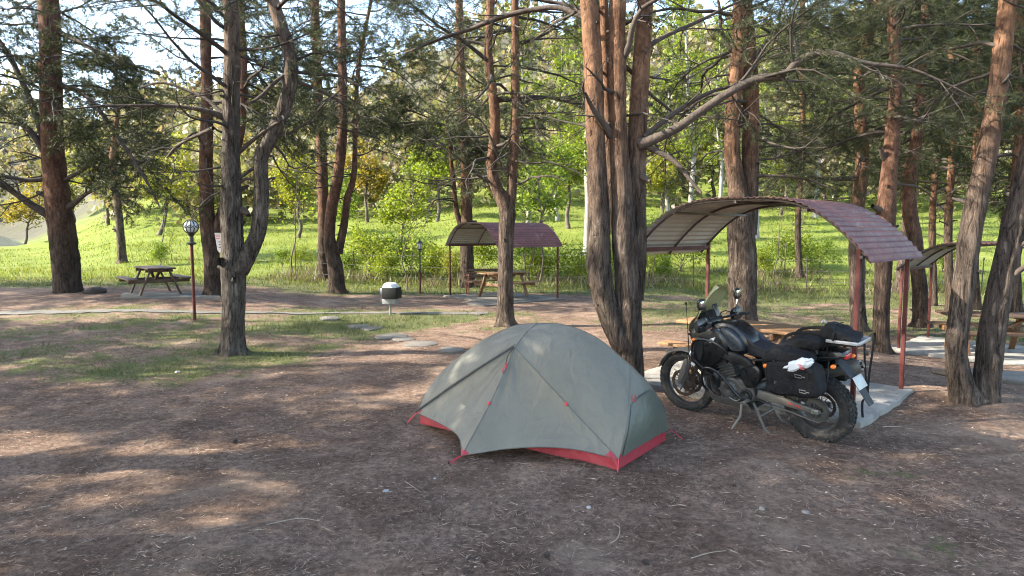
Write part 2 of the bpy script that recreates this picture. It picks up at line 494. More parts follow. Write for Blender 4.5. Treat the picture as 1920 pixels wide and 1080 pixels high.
plain('steel_red', (0.075, 0.017, 0.015), 0.65, 0.35, 5, 0.002, 80, dirt=(0.07, 0.035, 0.025), dirt_amt=0.4, spec=0.25)
plain('steel_dark', (0.045, 0.03, 0.03), 0.5, 0.3, 5)
plain('iron_black', (0.015, 0.016, 0.016), 0.45, 0.3, 10, 0.002, 60)
plain('iron_red', (0.17, 0.05, 0.03), 0.6, 0.3, 10, 0.003, 60)
plain('galv', (0.2, 0.2, 0.2), 0.5, 0.25, 5, 0.0, metallic=0.4)
plain('lamp_glass', (0.5, 0.52, 0.55), 0.25, 0.04)
plain('paper', (0.5, 0.46, 0.44), 0.7, 0.08)
plain('print_red', (0.5, 0.06, 0.07), 0.7, 0.1)
plain('print_black', (0.04, 0.04, 0.04), 0.7, 0.1)
plain('white_scrap', (0.3, 0.29, 0.28), 0.6, 0.1)
plain('pebble', (0.2, 0.175, 0.15), 0.85, 0.3, 20, 0.004, 60)
plain('cone', (0.05, 0.035, 0.028), 0.85, 0.3, 30)
# ------------------------------------------------------------------ ground
def turf_mask(x, y):
    x = np.asarray(x, float); y = np.asarray(y, float)
    n = vnoise(x, y, 0.8, 3.3)
    left = sstep(8.0, 9.8, y) * (1 - sstep(-1.6, 0.2, x - (-3.0 + (y - 9) * 0.4))) * (1 - 0.45 * sstep(15.5, 16.6, y) * (1 - sstep(19.5, 21, y)))
    right = sstep(12.5, 14.5, y) * sstep(1.0, 3.0, x - (y - 14) * 0.1)
    back = sstep(19.5, 22, y)
    m = np.maximum(np.maximum(left * 0.47, right * 0.58), back * 0.85)
    m = m + 0.46 * sstep(12.2, 14.0, y) * (1 - sstep(16.4, 18.0, y)) * sstep(-6.5, -4.5, x) * (1 - sstep(0.3, 2.0, x))
    m = m + 0.33 * np.exp(-(((x + 4.7) / 1.5) ** 2 + ((y - 10.9) / 0.9) ** 2))
    m = m + 0.30 * np.exp(-(((x + 5.6) / 1.6) ** 2 + ((y - 9.4) / 0.6) ** 2))
    m = m + 0.35 * np.exp(-(((x - 6.7) / 0.8) ** 2 + ((y - 7.9) / 0.8) ** 2)) + 0.30 * np.exp(-(((x - 3.1) / 0.5) ** 2 + ((y - 5.4) / 0.4) ** 2)) + 0.3 * np.exp(-(((x - 2.6) / 0.5) ** 2 + ((y - 4.0) / 0.4) ** 2))
    m = m - 0.75 * np.exp(-(((x - 0.3) / 2.6) ** 2 + ((y - 18.9) / 1.6) ** 2)) - 0.6 * np.exp(-(((x + 11) / 4) ** 2 + ((y - 18.6) / 1.3) ** 2))
    n2 = vnoise(x, y, 2.3, 8.1)
    return np.clip(m + (0.26 * n + 0.14 * n2) * sstep(0.03, 0.15, m), 0, 1)

def axis_pts(lo, hi, dlo, dhi, step):
    core = np.arange(dlo, dhi + 1e-6, step)
    out = list(core)
    s, p = step, dhi
    while p < hi:
        s *= 1.11; p += s; out.append(min(p, hi))
    s, p = step, dlo
    while p > lo:
        s *= 1.11; p -= s; out.insert(0, max(p, lo))
    return np.array(out)
gx = axis_pts(-900, 900, -13, 13, 0.13)
gy = axis_pts(-60, 1300, 2.5, 24, 0.13)
XX, YY = np.meshgrid(gx, gy)
ZZ = gz(XX, YY)
nx, ny = len(gx), len(gy)
V = np.stack([XX.ravel(), YY.ravel(), ZZ.ravel()], 1)
ii = (np.arange(ny - 1)[:, None] * nx + np.arange(nx - 1)[None, :]).ravel()
me = npmesh('ground', V, np.stack([ii, ii + 1, ii + nx + 1, ii + nx], 1), True)
ca = me.color_attributes.new('turf', 'FLOAT_COLOR', 'POINT')
cc = np.ones((len(V), 4), np.float32)
cc[:, 0] = turf_mask(V[:, 0], V[:, 1])
cc[:, 1] = sstep(22.5, 27, V[:, 1])
cc[:, 2] = sstep(62, 110, V[:, 1])
ca.data.foreach_set('color', cc.ravel())
tag(obj('ground', me, None, M['ground']), kind='structure')

t = NT('lake_water'); vv = t.coord((1, 1, 1), 'World')
t.color((0.035, 0.06, 0.075)); t.set(Roughness=0.12); t.bump(t.noise(vv, 1.2, 4), 0.05)
wm = MB()
lake_in = [(-0.66 * q, q) for q in (50, 120, 340)]
wm.add([(-39, 57, 0.5), (-236, 345, 0.5), (-900, 345, 0.5), (-900, 57, 0.5)], [(0, 1, 2, 3)])
tag(wm.build('lake_water', t.m, sharp=None), kind='structure')

def blades(n, sampler, hfun, wfun, name, mname, lean=0.5, kind='stuff', label=None, cat=None, seed=1):
    r = np.random.default_rng(seed)
    x, y = sampler(r, n)
    k = len(x)
    z = gz(x, y)
    h = hfun(r, x, y); w = wfun(r, x, y)
    a = r.uniform(0, 2 * np.pi, k); ln = r.normal(0, lean, (k, 2))
    b = np.stack([x, y, z - 0.006], 1)
    o = np.stack([np.cos(a) * w, np.sin(a) * w, np.zeros(k)], 1) / 2
    tip = b + np.stack([ln[:, 0] * h, ln[:, 1] * h, h], 1)
    V = np.stack([b - o, b + o, tip], 1).reshape(-1, 3)
    o = obj(name, npmesh(name, V, np.arange(3 * k).reshape(-1, 3)), None, M[mname])
    return tag(o, label, cat, kind=kind)

def wedge(y0, y1, p, mask, half=0.84, pad=2.0):
    def f(r, n):
        y = y0 + (y1 - y0) * r.random(n) ** p
        x = r.uniform(-1, 1, n) * (half * y + pad)
        k = r.random(n) < mask(x, y)
        return x[k], y[k]
    return f
def near_mask(x, y):
    m = turf_mask(x, y)
    c = vnoise(x, y, 3.1, 7.7) * 0.5 + 0.5
    return np.clip((m - 0.27) * 1.4, 0, 1) * (0.15 + 0.85 * c ** 2)
def hnear(r, x, y):
    return (0.018 + 0.05 * np.clip(turf_mask(x, y) - 0.3, 0, 1)) * r.uniform(0.5, 1.7, len(x)) * (0.7 + 0.5 * (vnoise(x, y, 1.7, 2.0) + 1)) + 0.01
blades(800000, wedge(4.0, 25, 1.15, near_mask), hnear, lambda r, x, y: 0.0035 + 0.00045 * y + 0 * x, 'grass', 'grass_blade', 0.75, label='short thin green grass growing through the needle litter under the pines', cat='grass')
def mead_mask(x, y):
    x = np.asarray(x); y = np.asarray(y)
    return np.clip(sstep(21.5, 25, y) * (0.45 + 0.6 * vnoise(x, y, 0.5, 2.2)), 0.05, 1) * ((x / y > -0.72) | (y < 54))
blades(170000, wedge(21.5, 75, 1.5, mead_mask, 0.86), lambda r, x, y: (0.09 + 0.10 * (vnoise(x, y, 0.33, 9.0) * 0.5 + 0.5)) * r.uniform(0.5, 1.6, len(x)), lambda r, x, y: 0.012 + 0.0007 * y, 'meadow_grass', 'meadow_blade', 0.4, label='tall bright green meadow grass on the sunny slope behind the pines', cat='grass', seed=2)

# fallen needles, lying flat
def needles_down(n, seed=3):
    r = np.random.default_rng(seed)
    y = 3.2 + 10.5 * r.random(n) ** 1.25
    x = r.uniform(-1, 1, n) * (0.84 * y + 1)
    k = r.random(n) < (1 - 0.75 * turf_mask(x, y)) * (0.12 + 1.1 * np.clip(vnoise(x, y, 1.1, 6.0) * 0.5 + 0.5 + 0.25 * vnoise(x, y, 3.7, 1.0), 0, 1) ** 1.6)
    x, y = x[k], y[k]; k = len(x)
    L = r.uniform(0.02, 0.075, k) * np.where(r.random(k) < 0.004, 3.0, r.choice([1, 1, 1, 1.6], k)); a = r.uniform(0, np.pi * 2, k); w = r.uniform(0.0012, 0.0034, k) * (0.7 + 0.09 * y)
    d = np.stack([np.cos(a), np.sin(a)], 1) * L[:, None] / 2
    o = np.stack([-np.sin(a), np.cos(a)], 1) * w[:, None]
    p = np.stack([x, y], 1)
    bend = p + o * r.normal(0, 3, k)[:, None]
    q = [p - d, bend - o * .5, p + d, bend + o * .5]
    zz = r.uniform(0.002, 0.012, k)
    V = np.stack([np.column_stack([c, gz(c[:, 0], c[:, 1]) + zz + (0.004 * r.random(k))]) for c in q], 1).reshape(-1, 3)
    o = obj('needle_litter', npmesh('needle_litter', V, np.arange(4 * k).reshape(-1, 4)), None, M['litter'])
    return tag(o, 'brown fallen pine needles and bark bits scattered over bare earth', 'litter', kind='stuff')
needles_down(150000)

# chips and crumbs: tiny uncountable bits
def crumbs(n, seed=5):
    r = np.random.default_rng(seed)
    y = 3.4 + 8 * r.random(n) ** 1.2; x = r.uniform(-1, 1, n) * (0.84 * y + 0.6)
    s = r.uniform(0.004, 0.013, n) * (0.7 + 0.06 * y); a = r.uniform(0, 6.28, n)
    z = gz(x, y)
    base = np.array([(1, 0, 0), (-.5, .8, 0), (-.6, -.7, 0), (0.05, 0.1, .7)])
    V = []
    for i in range(4):
        bx, by, bz = base[i]
        V.append(np.stack([x + s * (bx * np.cos(a) - by * np.sin(a)) * r.uniform(.6, 1.5, n), y + s * (bx * np.sin(a) + by * np.cos(a)), z + s * bz], 1))
    V = np.stack(V, 1).reshape(-1, 3)
    F = (np.arange(n)[:, None, None] * 4 + np.array([(0, 1, 3), (1, 2, 3), (2, 0, 3)])[None]).reshape(-1, 3)
    o = obj('bark_crumbs', npmesh('bark_crumbs', V, F), None, M['litter'])
    return tag(o, 'small pale bark crumbs and chips strewn over the brown needle ground', 'litter', kind='stuff')
crumbs(3000)

# ------------------------------------------------------------------ concrete pads, path
def pad(name, corners, z0, z1, m, label=None, jitter=0.02, kind='structure'):
    """a cast slab with worn edges: corners in order, world xy"""
    C = [np.array(c, float) for c in corners]
    pts = []
    for i in range(len(C)):
        a, b = C[i], C[(i + 1) % len(C)]
        n = max(2, int(np.linalg.norm(b - a) / 0.22))
        for k in range(n):
            p = a + (b - a) * k / n
            pts.append(p + rng.normal(0, jitter, 2) * (0.4 if k == 0 else 1))
    pts = np.array(pts); c = pts.mean(0); k = len(pts)
    mb = MB()
    top = c + (pts - c) * (1 - 0.03 / np.linalg.norm(pts - c, axis=1))[:, None]
    V = [(*p, z0) for p in pts] + [(*p, z1 - 0.018) for p in pts] + [(*p, z1) for p in top]
    F = [tuple(range(2 * k, 3 * k))]
    for r_ in range(2):
        F += [(r_ * k + i, r_ * k + (i + 1) % k, (r_ + 1) * k + (i + 1) % k, (r_ + 1) * k + i) for i in range(k)]
    mb.add(V, F)
    o = mb.build(name, m, None, 40)
    return tag(o, label, kind=kind)
SHED_A = np.array((3.58, 6.88)); AX = np.array((0.70, 0.714)); BX = np.array((-0.714, 0.70))
def rect(o, ax, bx, x0, x1, y0, y1):
    return [o + ax * x + bx * y for x, y in ((x0, y0), (x1, y0), (x1, y1), (x0, y1))]
pad('concrete_pad', rect(SHED_A, AX, BX, -0.10, 1.95, -0.12, 2.9), -0.1, 0.085, M['concrete'])
def rotax(deg):
    a = math.radians(deg)
    return np.array((math.cos(a), math.sin(a))), np.array((-math.sin(a), math.cos(a)))
S2A = gnd(936, 571)[:2]; S2AX, S2BX = rotax(36)
pad('concrete_pad', rect(S2A, S2AX, S2BX, -0.15, 2.25, -0.15, 2.8), -0.1, 0.05, M['stone'])
S3D = np.array((7.62, 13.0)); S3AX, S3BX = rotax(43); S3A = S3D - S3BX * 2.5
zz3 = gz1(*S3D)
pad('concrete_pad', rect(S3A, S3AX, S3BX, -0.2, 2.1, -0.2, 2.7), zz3 - 0.2, zz3 + 0.07, M['concrete'])
TLP = gnd(300, 551)
pad('concrete_pad', [gnd(222, 561)[:2], gnd(414, 562)[:2], gnd(408, 551)[:2], gnd(232, 550)[:2]], TLP[2] - 0.2, TLP[2] + 0.03, M['stone'])
pr = [gnd(q, w)[:2] for q, w in ((1776, 703), (1935, 726), (1935, 712), (1776, 696))]
pad('paving_strip', pr, gz1(*pr[0]) - 0.15, gz1(*pr[0]) + 0.06, M['stone'])
pr = [gnd(q, w)[:2] for q, w in ((-60, 590), (360, 588), (660, 589), (905, 592), (905, 588), (660, 586), (360, 583.5), (-60, 584))]
zk = max(gz1(*q) for q in pr)
mb = MB(); k = 60
def path_pt(u, side):
    a = np.interp(u, [0, .43, .75, 1], [0, 1, 2, 3]); i = min(int(a), 2); f = a - i
    P = pr[:4] if side == 0 else pr[7:3:-1]
    return P[i] * (1 - f) + P[i + 1] * f
VV = []
for i in range(k + 1):
    a, b = path_pt(i / k, 0), path_pt(i / k, 1)
    a = a + rng.normal(0, 0.03, 2); b = b + rng.normal(0, 0.03, 2)
    za, zb = gz1(*a), gz1(*b)
    VV += [(*a, za - 0.05), (*a, za + 0.025), (*b, zb + 0.025), (*b, zb - 0.05)]
mb.add(VV, [(4 * i + j, 4 * i + 4 + j, 4 * i + 5 + j, 4 * i + 1 + j) for i in range(k) for j in range(3)])
tag(mb.build('footpath', M['stone'], None, 30), kind='structure')

def stone_slab(px, py, w, d, label, rot=0.0, h=0.03):
    p = gnd(px, py); k = 11; pts = []
    for i in range(k):
        a = 2 * math.pi * i / k
        q = 0.5 / max(abs(math.cos(a)) ** 2.5 + abs(math.sin(a)) ** 2.5, 1e-3) ** 0.4 * random.uniform(0.82, 1.12)
        pts.append((q * w * math.cos(a), q * d * math.sin(a)))
    mb = MB()
    V = [(x, y, -0.04) for x, y in pts] + [(x, y, h - 0.012) for x, y in pts] + [(x * 0.93, y * 0.93, h + random.uniform(-0.004, 0.004)) for x, y in pts]
    F = [tuple(range(2 * k, 3 * k))] + [(r_ * k + i, r_ * k + (i + 1) % k, (r_ + 1) * k + (i + 1) % k, (r_ + 1) * k + i) for r_ in range(2) for i in range(k)]
    mb.add(V, F)
    o = mb.build('stepping_stone', M['stone'], None, 40)
    o.location = p; o.rotation_euler = (0, 0, rot)
    return tag(o, label, 'paving stone', 'stepping stones leading to the shelter')
stone_slab(619, 598, 0.5, 0.9, 'flat stone left of the waste bin, beside the concrete footpath', 0.3)
stone_slab(672, 613, 0.45, 0.6, 'small flat stone below the waste bin, left one of two', 0.2)
stone_slab(697, 617, 0.4, 0.6, 'small flat stone below the waste bin, right one of two', -0.2)
stone_slab(733, 632, 0.6, 0.6, 'wide stepping stone, first of the row running towards the grey tent', 0.1)
stone_slab(757, 637, 0.4, 0.5, 'narrow stepping stone, second of the row running towards the grey tent', 0.4)
stone_slab(788, 646, 0.6, 0.55, 'broad stepping stone, third of the row running towards the grey tent', -0.1)
stone_slab(846, 657, 0.45, 0.5, 'stepping stone closest to the grey tent', 0.2)
stone_slab(912, 569, 1.0, 1.3, 'large pale slab on the earth before the far shelter', 0.5)
stone_slab(898, 588, 0.5, 0.5, 'small stone at the right end of the footpath', 0.1)

# needles and crumbs blown onto the near pad
def pad_litter(n=900, seed=6):
    r = np.random.default_rng(seed)
    u = r.uniform(-0.05, 1.9, n); w = r.uniform(-0.07, 2.8, n)
    P = SHED_A[None] + u[:, None] * AX[None] + w[:, None] * BX[None]
    L = r.uniform(0.02, 0.08, n); a = r.uniform(0, 6.28, n); wd = r.uniform(.0015, .004, n)
    d = np.stack([np.cos(a), np.sin(a)], 1) * L[:, None] / 2; o = np.stack([-np.sin(a), np.cos(a)], 1) * wd[:, None]
    V = np.stack([np.column_stack([c, np.full(n, 0.0868) + r.uniform(0, .004, n)]) for c in (P - d, P - o, P + d, P + o)], 1).reshape(-1, 3)
    tag(obj('pad_litter', npmesh('pad_litter', V, np.arange(4 * n).reshape(-1, 4)), None, M['litter']), 'dry needles blown onto the concrete pad of the near shelter', 'litter', kind='stuff')
pad_litter()
# ------------------------------------------------------------------ trees
def smooth_path(pts, step=0.14):
    P = np.asarray(pts, float)
    L = np.sum(np.linalg.norm(np.diff(P[:, :3], axis=0), axis=1))
    return crom(P, max(4, int(L / step)))
def stem_mesh(name, pts4, sides=18, flare=0.35, rough=1.0, step=0.11, seed=0.0, cap=True):
    """a bark covered stem through points (x, y, z, radius)"""
    Q = smooth_path(pts4, step)
    k = len(Q); V = []
    ref = Vector((1, 0, 0))
    z0 = Q[0][2]
    for i in range(k):
        p = Vector(Q[i][:3]); r = max(Q[i][3], 0.004)
        t = Vector(Q[min(i + 1, k - 1)][:3]) - Vector(Q[max(i - 1, 0)][:3]); t.normalize()
        x = (ref - t * ref.dot(t)).normalized(); y = t.cross(x); ref = x
        fl = 1.35 * flare * math.exp(-max(p.z - z0, 0) / 0.11) if flare else 0
        for j in range(sides):
            a = 2 * math.pi * j / sides
            d = x * math.cos(a) + y * math.sin(a)
            q = p + d * r
            n1 = noise.noise(Vector((q.x * 3.1, q.y * 3.1, q.z * 1.6 + seed)))
            n2 = noise.noise(Vector((q.x * 13, q.y * 13, q.z * 4.5 + seed)))
            if sides > 24:
                w_ = noise.noise(Vector((q.x * 5, q.y * 5, q.z * 9 + seed))) * 0.5
                n2 = 1.1 - 3.0 * abs(noise.noise(Vector((q.x * 24 + w_, q.y * 24, q.z * 5.5 + seed + w_)))) + 0.5 * noise.noise(Vector((q.x * 40, q.y * 40, q.z * 22)))
            lob = 1 + fl * (1 + 0.7 * math.sin(a * 5 + seed) * min(1, fl * 4))
            rr = r * lob * (1 + rough * (0.09 * n1 + (0.05 if sides > 24 else 0.085) * n2))
            V.append(tuple(p + d * rr))
    F = [(i * sides + j, i * sides + (j + 1) % sides, (i + 1) * sides + (j + 1) % sides, (i + 1) * sides + j) for i in range(k - 1) for j in range(sides)]
    me = npmesh(name, V, F, True)
    return me, Q

class Crown:
    """twigs as thin tubes and foliage points for one tree"""
    def __init__(s, seed):
        s.r = random.Random(seed); s.tubes = []; s.em = []; s.seed = seed; s.fine = True
    def branch(s, p, d, L, r, level, alive, dens=(3.4, 6.5), droop=0.05, maxlevel=2, wob=0.16, flatb=0.5, path=None, bare_in=0.3, spacing=0.045, lenf=1.0):
        R = s.r
        if path is None:
            n = max(2, min(12, int(L / (0.2 if level < 1 else 0.24)) + 1))
            p = Vector(p); d = Vector(d).normalized(); pts = [p.copy()]; st = L / n
            for i in range(n):
                d = d + Vector((R.gauss(0, wob), R.gauss(0, wob), R.gauss(0, wob) * 0.8 - droop * (1 if level == 0 else 0.6)))
                d.normalize(); p = p + d * st; pts.append(p.copy())
        else:
            pts = [Vector(q) for q in path]; n = len(pts) - 1
        rad = [max(r * (1 - 0.86 * (i / n) ** 0.8), 0.0016) for i in range(n + 1)]
        if level < 2 or s.fine or alive == 0 or R.random() < 0.35: s.tubes.append(([tuple(q) for q in pts], rad, 6 if level == 0 else (4 if level == 1 else 3)))
        if level < maxlevel:
            c = int(L * dens[min(level, 1)] * R.uniform(0.75, 1.25) * (1 if L > 0.5 else 0.7)) + 1
            side = R.choice((-1, 1))
            for i in range(c):
                t = bare_in + (0.97 - bare_in) * (i + R.random()) / c
                k = min(int(t * n), n - 1); f = t * n - k
                q = pts[k].lerp(pts[k + 1], f); tg = (pts[k + 1] - pts[k]).normalized()
                side = -side if R.random() < 0.8 else side
                h = tg.cross(Vector((0, 0, 1)))
                if h.length < 0.2: h = Vector((R.gauss(0, 1), R.gauss(0, 1), 0))
                h.normalize(); up = h.cross(tg)
                a = math.radians(R.uniform(32, 68))
                dd = tg * math.cos(a) + (h * side * R.uniform(0.6, 1) + up * R.gauss(0, flatb)).normalized() * math.sin(a)
                LL = max(0.16, (L * (0.62 * (1 - t) + 0.16)) * R.uniform(0.55, 1.25) * lenf)
                if level == 0: LL = min(LL, 1.7)
                else: LL = min(LL, 0.65)
                al = alive if level > 0 else (alive if alive in (0, 1) else (1 if R.random() < alive else 0))
                s.branch(q, dd, LL, max(rad[k] * 0.55, 0.003), level + 1, al, dens, droop, maxlevel, wob * 1.15, flatb, bare_in=0.18, spacing=spacing)
        if alive and level >= 1:
            al = alive if alive in (0, 1) else (R.random() < alive)
            if al:
                st = 0.5 if level == 1 else 0.15
                m = max(2, int(L * (1 - st) / spacing))
                for i in range(m):
                    t = st + (1 - st) * (i + 0.5) / m
                    k = min(int(t * n), n - 1)
                    q = pts[k].lerp(pts[k + 1], t * n - k); tg = (pts[k + 1] - pts[k]).normalized()
                    s.em.append((*q, *tg))
    def twig_mesh(s, name):
        vs, fs, b = [], [], 0
        for pts, rad, sides in s.tubes:
            P = np.array(pts); k = len(P)
            t = P[-1] - P[0]; t = t / (np.linalg.norm(t) + 1e-9)
            ref = np.array((0, 0, 1.0)) if abs(t[2]) < 0.8 else np.array((1.0, 0, 0))
            x = np.cross(t, ref); x /= np.linalg.norm(x); y = np.cross(t, x)
            a = np.arange(sides) * 2 * np.pi / sides
            ring = np.cos(a)[:, None] * x + np.sin(a)[:, None] * y
            vs.append((P[:, None, :] + ring[None] * np.array(rad)[:, None, None]).reshape(-1, 3))
            i = np.arange(k - 1)[:, None] * sides; j = np.arange(sides)[None, :]; j2 = (j + 1) % sides
            fs.append(np.stack([i + j, i + j2, i + sides + j2, i + sides + j], -1).reshape(-1, 4) + b)
            b += k * sides
        return npmesh(name, np.vstack(vs), np.vstack(fs), True)
    def needle_mesh(s, name, per=6, length=0.085, width=0.005):
        E = np.array(s.em); r = np.random.default_rng(s.seed)
        E = np.repeat(E, per, 0); k = len(E)
        d = E[:, 3:] * 0.75 + r.normal(0, 0.62, (k, 3)); d /= np.linalg.norm(d, axis=1)[:, None]
        p = E[:, :3] + r.normal(0, 0.012, (k, 3))
        L = length * r.uniform(0.65, 1.25, k)[:, None]
        o = np.cross(d, r.normal(0, 1, (k, 3))); o /= np.linalg.norm(o, axis=1)[:, None] + 1e-9
        o *= width / 2
        V = np.stack([p - o, p + o, p + d * L], 1).reshape(-1, 3)
        return npmesh(name, V, np.arange(3 * k).reshape(-1, 3))
    def leaf_mesh(s, name, per=4, size=0.07, spread=0.08):
        E = np.array(s.em); r = np.random.default_rng(s.seed)
        E = np.repeat(E, per, 0); k = len(E)
        p = E[:, :3] + r.normal(0, spread, (k, 3))
        d = r.normal(0, 1, (k, 3)); d[:, 2] *= 0.6; d /= np.linalg.norm(d, axis=1)[:, None]
        o = np.cross(d, r.normal(0, 1, (k, 3))); o /= np.linalg.norm(o, axis=1)[:, None] + 1e-9
        L = size * r.uniform(0.6, 1.3, k)[:, None]
        V = np.stack([p - d * L * .5, p + o * L * .36 + d * L * .05, p + d * L * .5, p - o * L * .36 + d * L * .05], 1).reshape(-1, 3)
        return npmesh(name, V, np.arange(4 * k).reshape(-1, 4))

def px_path(path, Y, dY=0.0, k=None):
    """pixels with widths -> points (x,y,z,r); Y may drift with each step"""
    out = []
    for i, q in enumerate(path):
        yy = Y + dY * i + (q[3] if len(q) > 3 else 0)
        p = at(q[0], q[1], yy)
        out.append((*p, q[2] / 2 * yy / math.hypot(FPX, q[0] - 960) * 0.96))
    return out
def extend(pts, height, r_top=0.05, wob=0.25, rnd=random):
    """carry a stem on above the picture"""
    p = np.array(pts[-1]); q = np.array(pts[-2])
    d = (p - q)[:3]; d = d / np.linalg.norm(d); n = 5
    dz = height - p[2]
    if dz < 0.5: return pts
    out = list(pts); cur = p.copy()
    for i in range(1, n + 1):
        d = d * 0.7 + np.array((0, 0, 1)) * 0.3
        cur = cur.copy()
        cur[:3] = cur[:3] + d / max(d[2], .3) * dz / n + np.array((rnd.gauss(0, wob), rnd.gauss(0, wob), 0)) * 0.5
        cur[3] = p[3] * (1 - i / n) + r_top * i / n
        out.append(tuple(cur))
    return out

def on_stem(Q, z):
    i = int(np.argmin(abs(Q[:, 2] - z)))
    return Q[i]

def pine(name, label, stems, bark, group, limbs=(), crown=None, dead=None, seed=1, flare=0.35, base=None, per=9, nl=0.085, nw=0.005, rough=1.0, spacing=0.045, knots=6):
    """stems: list of world (x,y,z,r) paths, the first is the trunk.
    limbs: list of (path, alive) built as parts; crown/dead: (z0, z1, count, length, alive)"""
    b = np.array(stems[0][0][:3]) if base is None else np.array(base)
    root = thing(name, label, 'pine tree', tuple(b), 0, group)
    sh = np.array((*b, 0.0))
    R = random.Random(seed); Qs = []
    for i, st in enumerate(stems):
        st = np.array(st) - sh
        me, Q = stem_mesh('trunk' if i == 0 else 'stem', st, (34 if nw < 0.0095 else 20) if st[0][3] > 0.12 else 14, flare if i == 0 else 0, rough, step=0.06 if nw < 0.0095 else 0.11, seed=seed + i * 3.7)
        obj('trunk' if i == 0 else 'stem', me, root, M[bark]); Qs.append(Q)
    cr = Crown(seed * 13 + 5); cr.fine = nw < 0.0085
    for path, alive in limbs:
        P = np.array(path) - sh
        me, Q = stem_mesh('limb', P, 9, 0, 0.7, 0.12, seed)
        obj('limb', me, root, M['limb_bark'])
        L = float(np.sum(np.linalg.norm(np.diff(Q[:, :3], axis=0), axis=1)))
        n0 = len(cr.tubes)
        cr.branch(None, None, L, float(Q[0][3]) * 0.8, 0, alive, path=[tuple(q[:3]) for q in Q], droop=0.03, spacing=spacing)
        cr.tubes.pop(n0)
    for spec, is_dead in ((crown, False), (dead, True)):
        if not spec: continue
        z0, z1, cnt, L0, alive = spec
        for i in range(cnt):
            Q = Qs[R.randrange(len(Qs))]
            z = z0 + (z1 - z0) * (i + R.random()) / cnt
            zmax = Q[-1][2]
            if z > zmax: z = R.uniform(max(z0, Q[0][2]), zmax)
            if z < Q[0][2]: continue
            q = on_stem(Q, z); a = R.uniform(0, 2 * math.pi)
            f = 1 - 0.55 * max(0, (z - z0) / max(z1 - z0, 1)) ** 1.3
            L = L0 * f * R.uniform(0.6, 1.25)
            el = R.uniform(-0.25, 0.25) if is_dead else R.uniform(-0.1, 0.5)
            d = Vector((math.cos(a), math.sin(a), el))
            cr.branch(q[:3], d, L, 0.012 + 0.011 * L, 0, 0 if is_dead else alive, dens=(2.6, 3.2) if is_dead else (3.4, 6.0), droop=0.02 if is_dead else 0.035, wob=0.19 if is_dead else 0.15, flatb=0.9 if is_dead else 0.5, spacing=spacing)
    # knots and broken stubs on the trunk
    for i in range(knots):
        Q = Qs[R.randrange(len(Qs))]
        q = Q[R.randrange(3, max(4, int(len(Q) * 0.6)))]
        a = R.uniform(0, 2 * math.pi); d = Vector((math.cos(a), math.sin(a), R.uniform(-.2, .6))).normalized()
        p = Vector(q[:3]) + d * q[3] * 0.7; L = R.uniform(0.06, 0.2) * (0.5 + q[3] * 4)
        cr.tubes.append(([tuple(p), tuple(p + d * L * .5), tuple(p + d * L)], [q[3] * .34, q[3] * .25, q[3] * .14], 6))
    if cr.tubes: obj('twigs', cr.twig_mesh('twigs'), root, M['twig_dead'])['kind'] = 'stuff'
    if cr.em: obj('crown', cr.needle_mesh('crown', per, nl, nw), root, M['needles'])['kind'] = 'stuff'
    return root

def W(path, Y, h=None, dY=0.0, seed=0, r_top=0.05):
    p = px_path(path, Y, dY)
    return extend(p, h, r_top, rnd=random.Random(seed)) if h else p
GP = 'tall pines of the picnic ground'
def gy_(px, py): return float(gnd(px, py)[1])

# T1 far left, stout
Y = 19.0
pine('pine_tree', 'stout dark pine at the far left beside the picnic table, with low curved limbs',
     [W([(128, 556, 60), (124, 500, 58), (115, 420, 56), (104, 340, 50), (98, 260, 46), (95, 150, 46), (93, 40, 44), (91, -30, 40)], Y, 12.5, seed=1)], 'bark_rust', GP,
     limbs=[(px_path([(95, 405, 22), (60, 385, 17), (25, 360, 14), (-20, 335, 10), (-70, 330, 6)], Y, -0.15), 0.5),
            (px_path([(85, 285, 19), (60, 250, 15), (35, 228, 13), (-5, 205, 10), (-60, 190, 6)], Y, -0.1), 0.6),
            (px_path([(82, 262, 16), (62, 200, 14), (35, 140, 12), (5, 85, 10), (-30, 40, 7)], Y, 0.1), 0.8),
            (px_path([(120, 395, 20), (140, 380, 13), (165, 362, 7), (200, 350, 4), (250, 352, 3)], Y, -0.1), 1),
            (px_path([(95, 335, 12), (50, 338, 9), (0, 330, 7), (-40, 345, 4)], Y, -0.2), 0.5),
            (px_path([(118, 340, 10), (150, 322, 8), (175, 310, 7), (205, 350, 6), (240, 385, 4)], Y, -0.2), 1),
            (px_path([(112, 160, 14), (150, 172, 11), (185, 205, 10), (230, 270, 9), (275, 340, 6), (300, 390, 3)], Y, -0.35), 1),
            (px_path([(112, 60, 12), (170, 90, 9), (230, 115, 7), (300, 140, 5)], Y, -0.35), 1)],
     crown=(5.6, 11, 40, 3.2, 1), dead=(3.0, 7.5, 20, 2.0, 0), seed=11, nw=0.013, nl=0.13, per=8, spacing=0.06)

